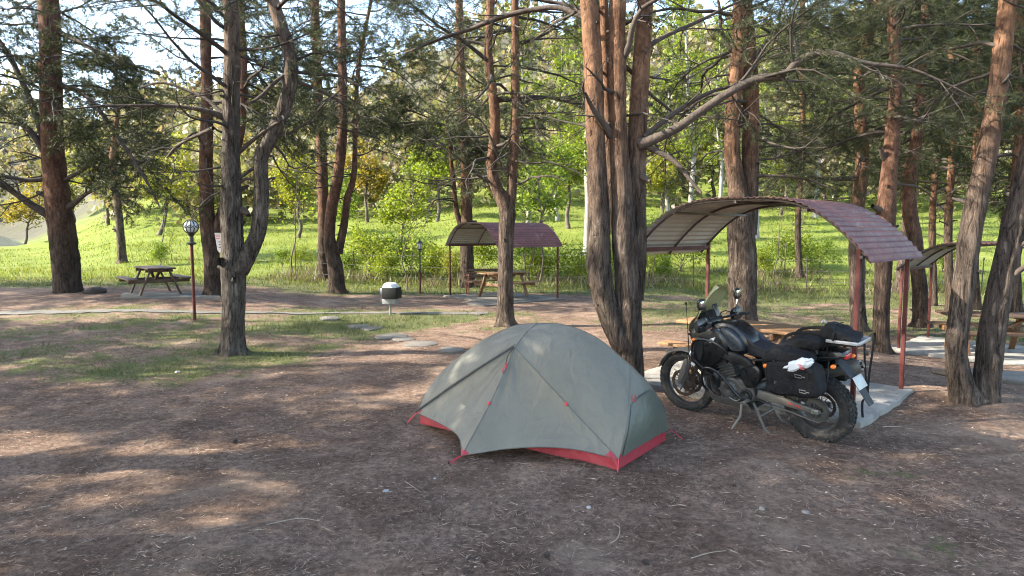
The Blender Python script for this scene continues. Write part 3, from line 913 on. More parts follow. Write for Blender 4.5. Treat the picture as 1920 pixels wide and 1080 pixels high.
# T2 near left, forked low
Y = gy_(438, 662)
pine('pine_tree', 'grey pine nearest on the left, forked low with a bent right stem',
     [W([(437, 664, 46), (437, 620, 45), (438, 560, 46), (437, 500, 50), (435, 440, 44), (434, 370, 42), (433, 300, 36), (433, 220, 33), (435, 120, 31), (434, 30, 29), (432, -30, 28)], Y, 9.5, seed=2),
      W([(446, 505, 46), (470, 468, 34), (486, 425, 31), (490, 360, 30), (489, 300, 28), (505, 262, 28), (530, 210, 28), (545, 150, 27), (543, 100, 26), (527, 50, 25), (511, 0, 24), (500, -40, 22)], Y, 9.0, seed=3)], 'bark_grey', GP,
     limbs=[(px_path([(422, 222, 15), (395, 210, 11), (340, 200, 8), (270, 198, 7), (190, 199, 5), (125, 206, 3)], Y, -0.12), 0),
            (px_path([(420, 215, 9), (385, 185, 7), (340, 165, 6), (300, 155, 5), (262, 165, 3)], Y, 0.1), 0.2),
            (px_path([(448, 285, 10), (475, 262, 8), (505, 240, 7), (530, 225, 7)], Y, -0.05), 0),
            (px_path([(545, 135, 9), (520, 150, 8), (490, 180, 7), (465, 195, 5)], Y, -0.1), 0),
            (px_path([(446, 345, 9), (460, 335, 7), (475, 338, 4)], Y, 0), 0),
            (px_path([(432, 490, 34), (420, 492, 24), (414, 490, 18)], Y, -0.12), 0),
            (px_path([(452, 395, 20), (461, 398, 14), (466, 404, 9)], Y, -0.05), 0),
            (px_path([(400, 240, 8), (352, 262, 7), (330, 275, 6), (313, 295, 4)], Y, 0.6), 0),
            (px_path([(548, 150, 8), (600, 170, 6), (650, 200, 5), (700, 240, 3)], Y, 0.3), 0.3)],
     crown=(4.2, 9.0, 26, 2.5, 1), dead=(2.6, 5.2, 18, 1.8, 0), seed=22, nw=0.006, knots=9)

# T3 behind T2
Y = gy_(398, 556)
pine('pine_tree', 'reddish pine with a sign nailed on, behind the grey forked pine',
     [W([(399, 558, 34), (398, 500, 33), (394, 450, 34), (388, 400, 30), (387, 300, 27), (388, 200, 24), (386, 100, 22), (384, -20, 21)], Y, 13, seed=4),
      W([(402, 460, 24), (412, 410, 20), (425, 370, 18), (442, 290, 18), (454, 220, 17), (456, 130, 16), (452, 40, 15), (450, -30, 14)], Y, 12, seed=5)], 'bark_rust', GP,
     limbs=[(px_path([(388, 300, 7), (375, 262, 6), (362, 250, 5), (318, 292, 3)], Y, -0.3), 0)],
     crown=(4.8, 11.5, 30, 3.0, 1), dead=(3.4, 7.5, 18, 2.1, 0), seed=33, nw=0.014, nl=0.13, per=8, spacing=0.065)

# T4 pair
Y = gy_(632, 550)
pine('pine_tree', 'twin-stemmed pine left of the waste bin, forked at knee height',
     [W([(632, 553, 32), (628, 500, 31), (618, 450, 24), (622, 390, 22), (634, 330, 21), (642, 240, 19), (642, 130, 17), (640, 20, 16), (639, -30, 16)], Y, 13, seed=6),
      W([(634, 475, 18), (645, 420, 15), (652, 370, 14), (664, 325, 11), (666, 230, 8), (672, 130, 8), (684, 60, 7), (700, -20, 6)], Y, 11, seed=7)], 'bark_rust', GP,
     crown=(5.0, 11, 30, 2.9, 1), dead=(3.0, 8, 26, 2.1, 0), seed=44, nw=0.014, nl=0.13, per=8, spacing=0.065)
Y = 25.0
pine('pine_tree', 'slim straight reddish pine just left of the twin-stemmed pine',
     [W([(608, 524, 24), (607, 450, 22), (606, 380, 21), (604, 300, 20), (598, 200, 19), (593, 90, 18), (590, -20, 17)], Y, 15, seed=8)], 'bark_rust', GP,
     crown=(6.0, 12, 26, 3.2, 1), dead=(3.4, 9, 20, 2.3, 0), seed=55, nw=0.016, nl=0.15, per=8, spacing=0.075)
# T6 behind shelter
Y = 24.0
pine('pine_tree', 'straight reddish pine behind the far shelter',
     [W([(876, 550, 30), (876, 500, 27), (875, 420, 24), (874, 330, 20), (868, 220, 17), (863, 100, 15), (860, -20, 14)], Y, 14, seed=9),
      W([(866, 430, 12), (855, 390, 10), (850, 340, 9), (842, 270, 7), (838, 220, 5)], Y)], 'bark_far', GP,
     limbs=[(px_path([(868, 235, 9), (895, 262, 8), (912, 300, 6), (918, 330, 4)], Y, -0.3), 0.2)],
     crown=(4.8, 11.5, 30, 3.0, 1), dead=(3.0, 8, 20, 2.2, 0), seed=66, nw=0.015, nl=0.14, per=8, spacing=0.07)
# T7 in front of the far shelter
Y = gy_(948, 610)
pine('pine_tree', 'grey pine behind the tent, forked at shelter roof height',
     [W([(947, 612, 32), (947, 560, 31), (948, 500, 29), (950, 430, 29), (950, 390, 31), (930, 350, 22), (922, 310, 20), (928, 250, 19), (926, 190, 18), (916, 110, 16), (918, 30, 15), (921, -30, 15)], Y, 11, seed=10),
      W([(952, 405, 22), (959, 360, 19), (962, 300, 19), (967, 220, 18), (966, 130, 16), (965, 40, 15), (964, -30, 15)], Y, 11.5, seed=12)], 'bark_red', GP,
     limbs=[(px_path([(964, 290, 8), (945, 320, 6), (930, 285, 5), (905, 230, 4), (870, 205, 3)], Y, -0.05), 0.3),
            (px_path([(1098, 35, 11), (1050, 15, 10), (1000, 18, 10), (940, 32, 10), (880, 55, 8), (820, 75, 6), (760, 100, 4)], 10.2, 0.2), 0.6)],
     crown=(4.3, 9.5, 36, 2.8, 1), dead=(2.9, 6.5, 30, 2.0, 0), seed=77, nw=0.009, nl=0.11, per=6, spacing=0.06)
# T8 triple by the tent
Y = 8.35
pine('pine_tree', 'big triple-stemmed pine between the tent and the motorcycle',
     [W([(1183, 745, 56), (1182, 700, 54), (1180, 660, 50), (1178, 600, 50), (1175, 520, 48), (1170, 440, 47), (1166, 360, 40), (1160, 260, 34), (1158, 160, 33), (1157, 60, 31), (1158, -30, 30)], Y, 11, seed=13),
      W([(1172, 650, 50), (1150, 605, 47), (1134, 560, 46), (1122, 500, 46), (1124, 430, 42), (1120, 340, 38), (1116, 240, 36), (1113, 140, 35), (1108, 50, 34), (1105, -30, 33)], Y, 11, seed=14),
      W([(1185, 560, 46, .1), (1193, 480, 40, .1), (1193, 400, 38, .1), (1192, 300, 37, .1), (1198, 200, 34, .1), (1204, 100, 32, .1), (1211, 0, 28, .1), (1214, -30, 27, .1)], Y, 11, seed=15),
      W([(1150, 430, 22, .35), (1144, 320, 20, .35), (1138, 200, 18, .35), (1134, 80, 17, .35), (1130, -30, 16, .35)], Y, 10, seed=16)], 'bark_red', GP,
     limbs=[(px_path([(1200, 270, 26), (1225, 262, 20), (1270, 240, 18), (1320, 205, 17), (1370, 172, 17), (1420, 148, 17), (1470, 140, 16), (1500, 112, 15), (1550, 98, 13), (1620, 118, 10), (1700, 128, 8), (1760, 150, 5), (1830, 185, 3)], Y, -0.08), 0.55),
            (px_path([(1208, 258, 15), (1240, 230, 11), (1290, 195, 9), (1340, 170, 7), (1400, 155, 5), (1440, 130, 4)], Y, 0.02), 0.4),
            (px_path([(1208, 272, 14), (1240, 288, 12), (1268, 305, 10), (1292, 335, 8), (1315, 362, 6)], Y, -0.08), 0),
            (px_path([(1145, 255, 17), (1132, 232, 14), (1118, 215, 11), (1103, 188, 8), (1098, 175, 5)], Y, -0.12), 0),
            (px_path([(1160, 118, 15), (1178, 92, 12), (1186, 50, 11), (1205, 15, 9), (1240, -5, 7), (1290, -30, 4)], Y, -0.1), 0.7),
            (px_path([(1206, 100, 12), (1225, 80, 10), (1260, 62, 8), (1310, 40, 7), (1370, 10, 5), (1420, -10, 4)], Y, 0.2), 0.7),
            (px_path([(1203, 330, 16), (1213, 338, 10), (1220, 340, 5)], Y, -0.05), 0),
            (px_path([(1112, 45, 10), (1085, 20, 8), (1060, 8, 6), (1020, 0, 4)], Y, 0.1), 0.6)],
     crown=(5.5, 10.5, 26, 2.4, 1), dead=(3.2, 5.8, 16, 1.8, 0), seed=88, nw=0.0055, flare=0.3, knots=12)
# T9 behind the right shelter
Y = 13.0
pine('pine_tree', 'orange double-trunked pine rising behind the near shelter roof',
     [W([(1390, 612, 54), (1392, 560, 54), (1392, 490, 54), (1388, 420, 50), (1382, 350, 36), (1372, 280, 30), (1376, 180, 29), (1385, 90, 28), (1388, 0, 27), (1389, -40, 26)], Y, 11.5, seed=17),
      W([(1400, 440, 40, .1), (1406, 370, 33, .1), (1407, 280, 32, .1), (1408, 180, 32, .1), (1404, 90, 27, .1), (1399, 0, 24, .1), (1397, -40, 22, .1)], Y, 11, seed=18)], 'bark_red', GP,
     limbs=[(px_path([(1370, 95, 9), (1352, 55, 7), (1350, 20, 6), (1340, -30, 4)], Y, 0.1), 0.5),
            (px_path([(1410, 110, 9), (1460, 60, 8), (1520, 45, 6), (1600, 70, 4)], Y, -0.2), 1),
            (px_path([(1412, 330, 7), (1460, 330, 6), (1510, 335, 5), (1560, 355, 3)], Y, -0.1), 1)],
     crown=(4.3, 11, 36, 2.9, 1), dead=(3.2, 6, 22, 2.0, 0), seed=99, nw=0.008, nl=0.11, spacing=0.05, per=8)
# right group
Y = gy_(1612, 622)
pine('pine_tree', 'slender pine seen between the posts of the near shelter',
     [W([(1611, 625, 32), (1607, 560, 31), (1606, 490, 31), (1607, 400, 28), (1617, 300, 26), (1612, 200, 23), (1614, 120, 22), (1640, 30, 20), (1655, -30, 20)], Y, 11, seed=19)], 'bark_red', GP,
     limbs=[(px_path([(1612, 330, 8), (1570, 335, 7), (1520, 330, 6), (1480, 300, 4)], Y, -0.2), 1), (px_path([(1612, 260, 7), (1560, 250, 6), (1510, 235, 4)], Y, -0.3), 1)],
     crown=(3.9, 11, 40, 2.5, 1), dead=(3, 5, 5, 1.4, 0), seed=111, nw=0.009, nl=0.12, spacing=0.05, per=8)
Y = gy_(1656, 662)
pine('pine_tree', 'knobbly pine just behind the right post of the near shelter',
     [W([(1652, 664, 34), (1652, 600, 33), (1655, 520, 34), (1660, 440, 36), (1662, 390, 40), (1666, 330, 32), (1674, 240, 28), (1680, 150, 24), (1675, 60, 22), (1670, -30, 21)], Y, 10.5, seed=20)], 'bark_rust', GP,
     limbs=[(px_path([(1656, 395, 20), (1643, 391, 14), (1636, 386, 9)], Y, -0.1), 0), (px_path([(1664, 302, 16), (1655, 290, 12), (1651, 278, 9)], Y, -0.05), 0),
            (px_path([(1680, 170, 9), (1720, 120, 7), (1780, 100, 5), (1850, 130, 3)], Y, -0.2), 1)],
     crown=(4.0, 10.5, 40, 2.3, 1), dead=(3, 5, 6, 1.4, 0), seed=122, nw=0.008, nl=0.11, spacing=0.05, per=8)
Y = 15.0
pine('pine_tree', 'leaning greyish pine by the post of the right-hand far shelter',
     [W([(1727, 612, 34), (1724, 540, 31), (1715, 450, 30), (1705, 390, 30), (1706, 330, 29), (1718, 260, 24), (1726, 170, 20), (1732, 80, 18), (1738, -30, 17)], Y, 12, seed=21)], 'bark_rust', GP,
     limbs=[(px_path([(1715, 250, 7), (1690, 270, 6), (1650, 240, 4)], Y, 0.1), 1)],
     crown=(4.2, 12, 36, 2.6, 1), seed=133, nw=0.01, nl=0.12, spacing=0.055, per=8)
for i, (x, yb, yt, Yy, w, lab) in enumerate([(1752, 600, 0, 21, 17, 'thin dark pine in the thicket right of the leaning greyish pine'), (1782, 590, 0, 19, 20, 'dark rear pine seen left of the sunlit forked pine'), (1828, 580, 0, 17, 24, 'grey pine right behind the sunlit forked pine'),
                                             (1500, 520, 0, 26, 14, 'distant thin pine seen above the near shelter roof'), (1905, 590, 0, 16, 28, 'dark pine at the right edge, behind the sunlit forked pine')]):
    pine('pine_tree', lab, [W([(x, yb, w), (x - 4, 420, w * .85), (x + 6, 250, w * .75), (x + 2, 100, w * .7), (x + 6, -30, w * .65)], Yy, 12, seed=31 + i)], 'bark_far', GP,
         crown=(3.6, 12, 34, 2.7, 1), dead=(2.5, 4.5, 5, 1.5, 0), seed=140 + i, nw=0.015, nl=0.14, spacing=0.07, per=8)
# T13 near right
Y = gy_(1828, 752)
pine('pine_tree', 'sunlit orange pine at the right edge, forked from its base',
     [W([(1812, 757, 62), (1800, 715, 52), (1793, 660, 46), (1798, 600, 45), (1808, 530, 46), (1818, 450, 46), (1832, 370, 44), (1850, 290, 42), (1868, 190, 40), (1880, 90, 37), (1890, 0, 35), (1893, -40, 34)], Y, 10.5, seed=24),
      W([(1846, 765, 66, .05), (1850, 710, 56, .05), (1858, 640, 54, .05), (1870, 570, 54, .05), (1885, 500, 52, .05), (1900, 430, 50, .05), (1918, 350, 46, .05), (1938, 250, 42, .05), (1960, 120, 40, .05), (1975, 0, 36, .05)], Y, 10, seed=25)], 'bark_red', GP,
     limbs=[(px_path([(1892, 522, 18), (1915, 505, 13), (1940, 485, 10), (1975, 470, 6)], Y, -0.1), 0), (px_path([(1900, 470, 12), (1930, 450, 9), (1960, 440, 6)], Y, -0.1), 0),
            (px_path([(1868, 85, 10), (1830, 80, 8), (1790, 92, 5), (1750, 90, 3)], Y, 0.2), 0.4)],
     crown=(4.6, 10.5, 26, 2.5, 1), dead=(3.4, 5, 5, 1.3, 0), seed=155, nw=0.006, flare=0.2, knots=7)

# a generic pine, copied for the trees that stand round about and give the shade
def generic_pine(seed, name, label, loc, rz, group, h=11.0):
    rr = random.Random(seed); p = []; x = y = 0.0
    for i in range(8):
        z = h * i / 7; p.append((x, y, z - 0.05, 0.21 * (1 - 0.75 * i / 7)))
        x += rr.gauss(0, 0.13); y += rr.gauss(0, 0.13)
    o = pine(name, label, [p], 'bark_red', group, crown=(4.7, h, 56, 3.0, 1), dead=(3.6, 4.7, 4, 1.3, 0), seed=seed, nw=0.015, nl=0.13, spacing=0.05, per=8)
    o.location = loc; o.rotation_euler = (0, 0, rz)
    return o
def copy_tree(o, parent=None):
    c = o.copy(); COL.objects.link(c)
    if parent is not None: c.parent = parent
    for ch in list(o.children): copy_tree(ch, c)
    return c
OFF = 'pines standing round the camera'
SPOTS = [(-7.4, 5.2), (-9.8, 3.6), (-5.0, 2.8), (-15.0, 4.6), (-7.2, 0.8), (-16.8, 8.8), (-18.8, 12.0), (-20.5, 17.0), (-23.5, 19.5)]
protos = [generic_pine(201, 'pine_tree', 'pine outside the picture on the left that shades the tent', (*SPOTS[0], gz1(*SPOTS[0])), 0.3, OFF, 10.5),
          generic_pine(202, 'pine_tree', 'pine outside the picture on the left that shades the tent', (*SPOTS[1], gz1(*SPOTS[1])), 1.7, OFF, 12)]
for i, (x, y) in enumerate(SPOTS[2:]):
    c = copy_tree(protos[i % 2]); c.location = (x, y, gz1(x, y)); c.rotation_euler = (0, 0, 1.9 * i + 0.8); c.scale = (1, 1, 1)
for i, (px, py, Yy, lab) in enumerate([(1690, 540, 24, 'full pine behind the right-hand shelters, between two thin trunks'), (1880, 560, 21, 'bushy dark pine filling the gap at the right edge'), (230, 520, 33, 'rounded pine standing in the meadow behind the left picnic table'),
                                        ]):
    p = at(px, 500, Yy); c = copy_tree(protos[i % 2]); c.scale = (1, 1, 1); c.location = (p[0], Yy, gz1(p[0], Yy)); c.rotation_euler = (0, 0, 2.3 * i); c['label'] = lab; c['group'] = 'pines in the background'
# ------------------------------------------------------------------ broadleaf trees and shrubs behind
def broadleaf(seed, h, r, kind, leaf, per, spread, bark):
    """returns the meshes (trunk, twigs, crown) of one tree"""
    R = random.Random(seed); cr = Crown(seed)
    p = []; x = y = 0.0
    th = h * {'tree': 0.75, 'poplar': 0.96, 'sapling': 0.9, 'shrub': 0.3}[kind]
    for i in range(7):
        p.append((x, y, th * i / 6 - 0.05, r * (1 - 0.85 * i / 6)))
        x += R.gauss(0, 0.025 * h * (0.35 if kind == 'poplar' else 1)); y += R.gauss(0, 0.025 * h * (0.35 if kind == 'poplar' else 1))
    me, Q = stem_mesh('trunk', p, 10, 0.2, 0.6, max(0.15, th / 30), seed)
    n = {'tree': 15, 'poplar': 34, 'sapling': 9, 'shrub': 13}[kind]
    for i in range(n):
        lo = {'tree': 0.28, 'poplar': 0.22, 'sapling': 0.35, 'shrub': 0.05}[kind]
        z = th * (lo + (0.98 - lo) * (i + R.random()) / n)
        q = on_stem(Q, z); a = R.uniform(0, 6.28)
        el = {'tree': R.uniform(0.3, 1.3), 'poplar': R.uniform(1.2, 2.6), 'sapling': R.uniform(.4, 1.2), 'shrub': R.uniform(0.5, 2.2)}[kind]
        L = h * {'tree': 0.38, 'poplar': 0.13, 'sapling': 0.22, 'shrub': 0.75}[kind] * R.uniform(0.6, 1.2) * (1 - 0.3 * z / th)
        cr.branch(q[:3], Vector((math.cos(a), math.sin(a), el)), L, r * 0.28 + 0.004, 0, 1, dens=(2.6 if h > 3 else 5, 3.2 if h > 3 else 6), droop=-0.01, wob=0.2, flatb=1.0, spacing=0.12 if h > 3 else 0.09)
    return me, cr.twig_mesh('twigs'), cr.leaf_mesh('crown', per, leaf, spread), bark
KIND = {}
KIND['tree'] = [broadleaf(301, 5.0, 0.10, 'tree', 0.17, 6, 0.17, 'bark_dark'), broadleaf(302, 6.5, 0.13, 'tree', 0.19, 6, 0.19, 'bark_dark')]
KIND['shrub'] = [broadleaf(311, 1.5, 0.03, 'shrub', 0.085, 4, 0.12, 'bark_dark'), broadleaf(312, 2.1, 0.035, 'shrub', 0.09, 4, 0.15, 'bark_dark')]
KIND['poplar'] = [broadleaf(321, 15, 0.17, 'poplar', 0.17, 4, 0.14, 'bark_pale'), broadleaf(322, 13, 0.14, 'poplar', 0.17, 4, 0.16, 'bark_pale')]
KIND['sapling'] = [broadleaf(331, 2.6, 0.02, 'sapling', 0.08, 2, 0.09, 'bark_dark'), broadleaf(332, 3.4, 0.025, 'sapling', 0.085, 2, 0.1, 'bark_dark')]
for k_ in KIND:
    for a in KIND[k_]:
        a[0].materials.append(M[a[3]]); a[1].materials.append(M['bark_dark' if a[3] != 'bark_pale' else 'twig_dead']); a[2].materials.append(M['leaves'])
def plant(kind, v, px, Yy, sc, label, col=(1, 1, 1), cat=None, group=None, rz=None):
    x = (px - 960) / FPX * Yy * 1.0
    a = KIND[kind][v]
    nm = {'tree': 'broadleaf_tree', 'shrub': 'shrub', 'poplar': 'poplar_tree', 'sapling': 'sapling'}[kind]
    o = thing(nm, label, cat or {'tree': 'tree', 'shrub': 'shrub', 'poplar': 'poplar', 'sapling': 'sapling'}[kind], (x, Yy, gz1(x, Yy)), random.uniform(0, 6.28) if rz is None else rz, group)
    o.scale = (sc,) * 3
    obj('trunk', a[0], o); obj('twigs', a[1], o)['kind'] = 'stuff'; c = obj('crown', a[2], o); c['kind'] = 'stuff'; c.color = (*col, 1)
    return o
YEL, GRN, LIM, ORA, GRY, PNK = (1.5, 1.25, 1.0), (0.95, 1.1, 0.9), (1.35, 1.35, 0.9), (1.75, 1.1, 1.2), (1.5, 1.2, 2.4), (1.9, 1.25, 2.2)
G1, G2, G3, G4 = 'broadleaf trees at the meadow edge', 'shrubs along the fence', 'pale poplars behind the picnic ground', 'saplings by the fence'
plant('tree', 0, 742, 33, 1.0, 'fresh lime-green small tree behind the waste bin', LIM, group=G1)
plant('tree', 1, 690, 50, 1.0, 'orange-leaved tree beyond the lime-green one', ORA, group=G1)
plant('tree', 1, 560, 44, 1.0, 'yellow-green tree seen right of the bent stem', YEL, group=G1)
plant('tree', 0, 300, 47, 1.5, 'yellow-green tree behind the globe lamp, left of the signed pine', YEL, group=G1)
plant('tree', 1, 205, 60, 1.3, 'tall yellow-green tree on the far meadow edge, left', YEL, group=G1)
plant('tree', 0, 45, 62, 1.4, 'orange tree by the lake shore at the left edge', ORA, group=G1)
plant('tree', 1, 470, 58, 1.2, 'pinkish budding tree far behind the grey forked pine', PNK, group=G1)
plant('tree', 0, 640, 40, 0.9, 'small green tree behind the twin-stemmed pine', GRN, group=G1)
plant('tree', 1, 820, 46, 1.1, 'pale green tree between the lantern post and the straight pine', LIM, group=G1)
plant('tree', 0, 1010, 34, 1.2, 'leafy green tree right behind the far shelter roof', GRN, group=G1)
plant('tree', 1, 1065, 42, 1.1, 'bright green tree left of the triple-stemmed pine', LIM, group=G1)
plant('tree', 0, 1240, 44, 1.2, 'yellowish tree seen left of the near shelter, over its roof', YEL, group=G1)
plant('tree', 1, 1330, 55, 1.3, 'pale yellow tree between the triple pine and the double orange pine', YEL, group=G1)
plant('tree', 0, 1460, 48, 1.4, 'sunlit yellow tree just above the near shelter roof', YEL, group=G1)
plant('tree', 1, 1545, 58, 1.3, 'yellow-green tree above the maroon end of the near shelter', YEL, group=G1)
plant('tree', 1, 1740, 50, 1.2, 'green tree behind the right-hand far shelter', GRN, group=G1)
plant('tree', 0, 1930, 45, 1.4, 'light tree at the right edge behind the pines', LIM, group=G1)
plant('tree', 1, 140, 85, 1.3, 'greyish budding tree on the far slope at left', GRY, group=G1)
plant('tree', 1, 880, 62, 1.2, 'greyish budding tree high on the slope at centre', GRY, group=G1)
for i, (px, Yy, sc, c) in enumerate([(655, 27, .9, GRN), (690, 28, 1.0, LIM), (725, 26.5, .8, LIM), (765, 28, 1.0, GRN), (815, 27.5, 1.0, LIM), (850, 27, .9, YEL), (905, 29, 1.0, LIM), (985, 28, .9, GRN), (1010, 27, .8, LIM), (1060, 27, 1.0, GRN),
                                     (1090, 26, .8, LIM), (1215, 28, .9, LIM), (1245, 27, .8, GRN), (1275, 29, 1.0, LIM), (1430, 28, .9, LIM), (1465, 29, .8, GRN), (1500, 30, .9, LIM), (1540, 29, .8, GRN), (530, 30, .8, GRN), (565, 29, .7, LIM), (300, 31, .7, GRN), (455, 32, .7, LIM), (1770, 29, .9, LIM), (1150, 27, .9, GRN)]):
    near = {655: 'right of the twin-stemmed pine', 690: 'below the lime-green tree, left one', 725: 'just behind the waste bin', 765: 'behind the small forked sapling tree', 815: 'right of the lantern post', 850: 'at the left post of the far shelter', 905: 'inside the left half of the far shelter opening',
            985: 'inside the right half of the far shelter opening', 1010: 'behind the far picnic table', 1060: 'right of the far shelter', 1090: 'touching the left side of the triple-stemmed pine', 1215: 'right beside the triple-stemmed pine', 1245: 'left of the near shelter post', 1275: 'behind the motorcycle windscreen',
            1430: 'right of the double orange pine, under the roof', 1465: 'framed under the middle of the near shelter roof', 1500: 'at the wire fence under the near shelter roof', 1540: 'left of the nearest shelter post', 530: 'right of the bent stem', 565: 'left of the slim straight pine', 300: 'in the meadow left of the globe lamp', 455: 'seen through the fork of the grey pine', 1770: 'behind the right-hand far shelter', 1150: 'behind the triple-stemmed pine'}[px]
    plant('shrub', i % 2, px, Yy, sc * random.uniform(.75, 1.2), 'leafy shrub ' + near, c, group=G2)
for i, (px, Yy, sc, lab) in enumerate([(1099, 33, 1.0, 'pale poplar trunk touching the left side of the triple-stemmed pine'), (985, 36, .95, 'pale poplar behind the far shelter, left of the forked grey pine'), (1292, 40, 1.05, 'pale poplar seen between the triple pine and the double orange pine, left one'), (1345, 43, 1.0, 'pale poplar just left of the double orange pine'),
                                       (1250, 46, 1.0, 'pale poplar right beside the triple-stemmed pine'), (1418, 38, .9, 'pale poplar hugging the right side of the double orange pine'), (1525, 47, 1.0, 'pale poplar standing on the meadow under the near shelter roof edge'), (1045, 45, .9, 'slim poplar between the forked grey pine and the triple pine'), (1560, 60, 1.0, 'distant poplar over the maroon end of the roof'), (1200, 55, 1.0, 'distant poplar behind the triple pine')]):
    plant('poplar', i % 2, px, Yy, sc, lab, (1.1, 1.15, .9), group=G3)
for i, (px, Yy, sc, lab) in enumerate([(762, 23, 1.25, 'bare forked little tree left of the lantern post'), (303, 34, 1.2, 'thin sapling in the meadow left of the globe lamp'), (322, 33, .8, 'leaning thin sapling just left of the globe lamp pole'), (548, 27, 1.3, 'thin curved tree between the bent stem and the slim pine'), (1225, 26, 1.0, 'thin sapling left of the red shelter post'),
                                       (1452, 27, 1.0, 'thin sapling framed below the shelter roof, left one'), (1475, 28, 1.1, 'thin sapling framed below the shelter roof, middle one'), (1492, 27, 1.1, 'thin sapling framed below the shelter roof, right one'), (1180, 26, .9, 'sapling behind the triple-stemmed pine'), (1010, 25, 1.5, 'pale-barked little tree under the right half of the far shelter'), (993, 26, 1.5, 'dark crooked little tree under the far shelter')]):
    plant('sapling', i % 2, px, Yy, sc * 1.1, lab, LIM, group=G4)

# a far wood on the slopes that reads as one mass
def far_wood(n=700, seed=9):
    r = np.random.default_rng(seed); VS = []
    for i in range(n):
        y = 52 + 210 * r.random() ** 1.9; x = y * r.uniform(-0.72, 0.9)
        if x / y < -0.6:
            continue
        z = float(gz(x, y)); h = r.uniform(4, 10) * (0.8 + min(y, 300) / 300); w = h * r.uniform(0.22, 0.42)
        k = 110
        u = r.normal(0, 1, (k, 3)); u /= np.linalg.norm(u, axis=1)[:, None]; u *= r.random(k)[:, None] ** 0.4
        c = np.array((x, y, z + h * 0.55)) + u * np.array((w, w, h * 0.48)) * (1 + 0.35 * np.sin(u[:, :1] * 7 + i))
        s = (0.06 + 0.0042 * min(y, 280)) * r.uniform(0.6, 1.4, k)[:, None]
        a = r.normal(0, 1, (k, 3)); a /= np.linalg.norm(a, axis=1)[:, None]
        b = np.cross(a, r.normal(0, 1, (k, 3))); b /= np.linalg.norm(b, axis=1)[:, None]
        VS.append(np.stack([c - a * s, c + b * s * .7, c + a * s, c - b * s * .7], 1).reshape(-1, 3))
    for i in range(420):
        y = r.uniform(346, 700); x = y * r.uniform(-1.0, -0.55)
        z = float(gz(x, y)); h = r.uniform(9, 20); w = h * r.uniform(.3, .5); k = 40
        u = r.normal(0, 1, (k, 3)); u /= np.linalg.norm(u, axis=1)[:, None]; u *= r.random(k)[:, None] ** 0.4
        c = np.array((x, y, z + h * 0.5)) + u * np.array((w, w, h * 0.5)); s = 1.6 * r.uniform(.6, 1.4, k)[:, None]
        a = r.normal(0, 1, (k, 3)); a /= np.linalg.norm(a, axis=1)[:, None]
        b = np.cross(a, r.normal(0, 1, (k, 3))); b /= np.linalg.norm(b, axis=1)[:, None]
        VS.append(np.stack([c - a * s, c + b * s * .7, c + a * s, c - b * s * .7], 1).reshape(-1, 3))
    V = np.vstack(VS)
    o = obj('far_wood', npmesh('far_wood', V, np.arange(len(V)).reshape(-1, 4)), None, M['far_leaves'])
    return tag(o, 'hazy mixed spring woodland covering the slopes behind the meadow', 'wood', kind='stuff')
leafmat('far_leaves', [(0.0, (0.11, 0.12, 0.05)), (0.3, (0.17, 0.17, 0.07)), (0.55, (0.22, 0.205, 0.10)), (0.75, (0.24, 0.19, 0.13)), (0.9, (0.22, 0.195, 0.175)), (1.0, (0.28, 0.19, 0.11))], 0.35)
far_wood()

# dry weeds and brush at the foot of the shrubs
def brush(n=15000, seed=12):
    r = np.random.default_rng(seed)
    y = r.uniform(23.5, 29, n); x = r.uniform(-9, 17, n)
    k = r.random(n) < np.clip(vnoise(x, y, 0.6, 8) * .8 + .35, 0, 1); x, y = x[k], y[k]; k = len(x)
    h = r.uniform(0.1, 0.55, k); a = r.uniform(0, 6.28, k); w = r.uniform(.008, .022, k)
    b = np.stack([x, y, gz(x, y)], 1); o = np.stack([np.cos(a) * w, np.sin(a) * w, 0 * a], 1)
    tip = b + np.stack([r.normal(0, .5, k) * h, r.normal(0, .5, k) * h, h], 1)
    V = np.stack([b - o, b + o, tip], 1).reshape(-1, 3)
    ob = obj('dry_weeds', npmesh('dry_weeds', V, np.arange(3 * k).reshape(-1, 3)), None, M['dry'])
    tag(ob, 'dry brown weeds and brush along the wire fence', 'weeds', kind='stuff')
leafmat('dry', [(0.0, (0.07, 0.05, 0.035)), (0.6, (0.16, 0.12, 0.08)), (0.8, (0.12, 0.16, 0.04)), (1.0, (0.3, 0.26, 0.17))], 0.2)
brush()

# wire fence behind the shelters
fr = thing('wire_fence', 'rusty wire fence with thin posts along the meadow behind the shelters', 'fence', (0, 24.6, gz1(0, 24.6)))
fx = np.arange(-10, 19.1, 2.1)
def fpt(x, h): return (x, 0.25 * math.sin(x * 0.21), gz1(x, 24.6 + 0.25 * math.sin(x * 0.21)) - gz1(0, 24.6) + h)
for x in fx:
    MB().tube([fpt(x, -0.1), (fpt(x, 1.25)[0] + random.uniform(-.04, .04), fpt(x, 1.25)[1], fpt(x, 1.25)[2])], 0.022, 6).build('post', M['steel_dark'], fr)
for h in (0.35, 0.75, 1.15):
    pts = []
    for i in range(len(fx) - 1):
        for f in (0, .25, .5, .75): x = fx[i] + 2.1 * f; q = fpt(x, h); pts.append((q[0], q[1] - 0.024, q[2] - 0.05 * 4 * f * (1 - f)))
    pts.append((fpt(fx[-1], h)[0], fpt(fx[-1], h)[1] - 0.024, fpt(fx[-1], h)[2]))
    MB().tube(pts, 0.004, 4).build('wire', M['galv'], fr)
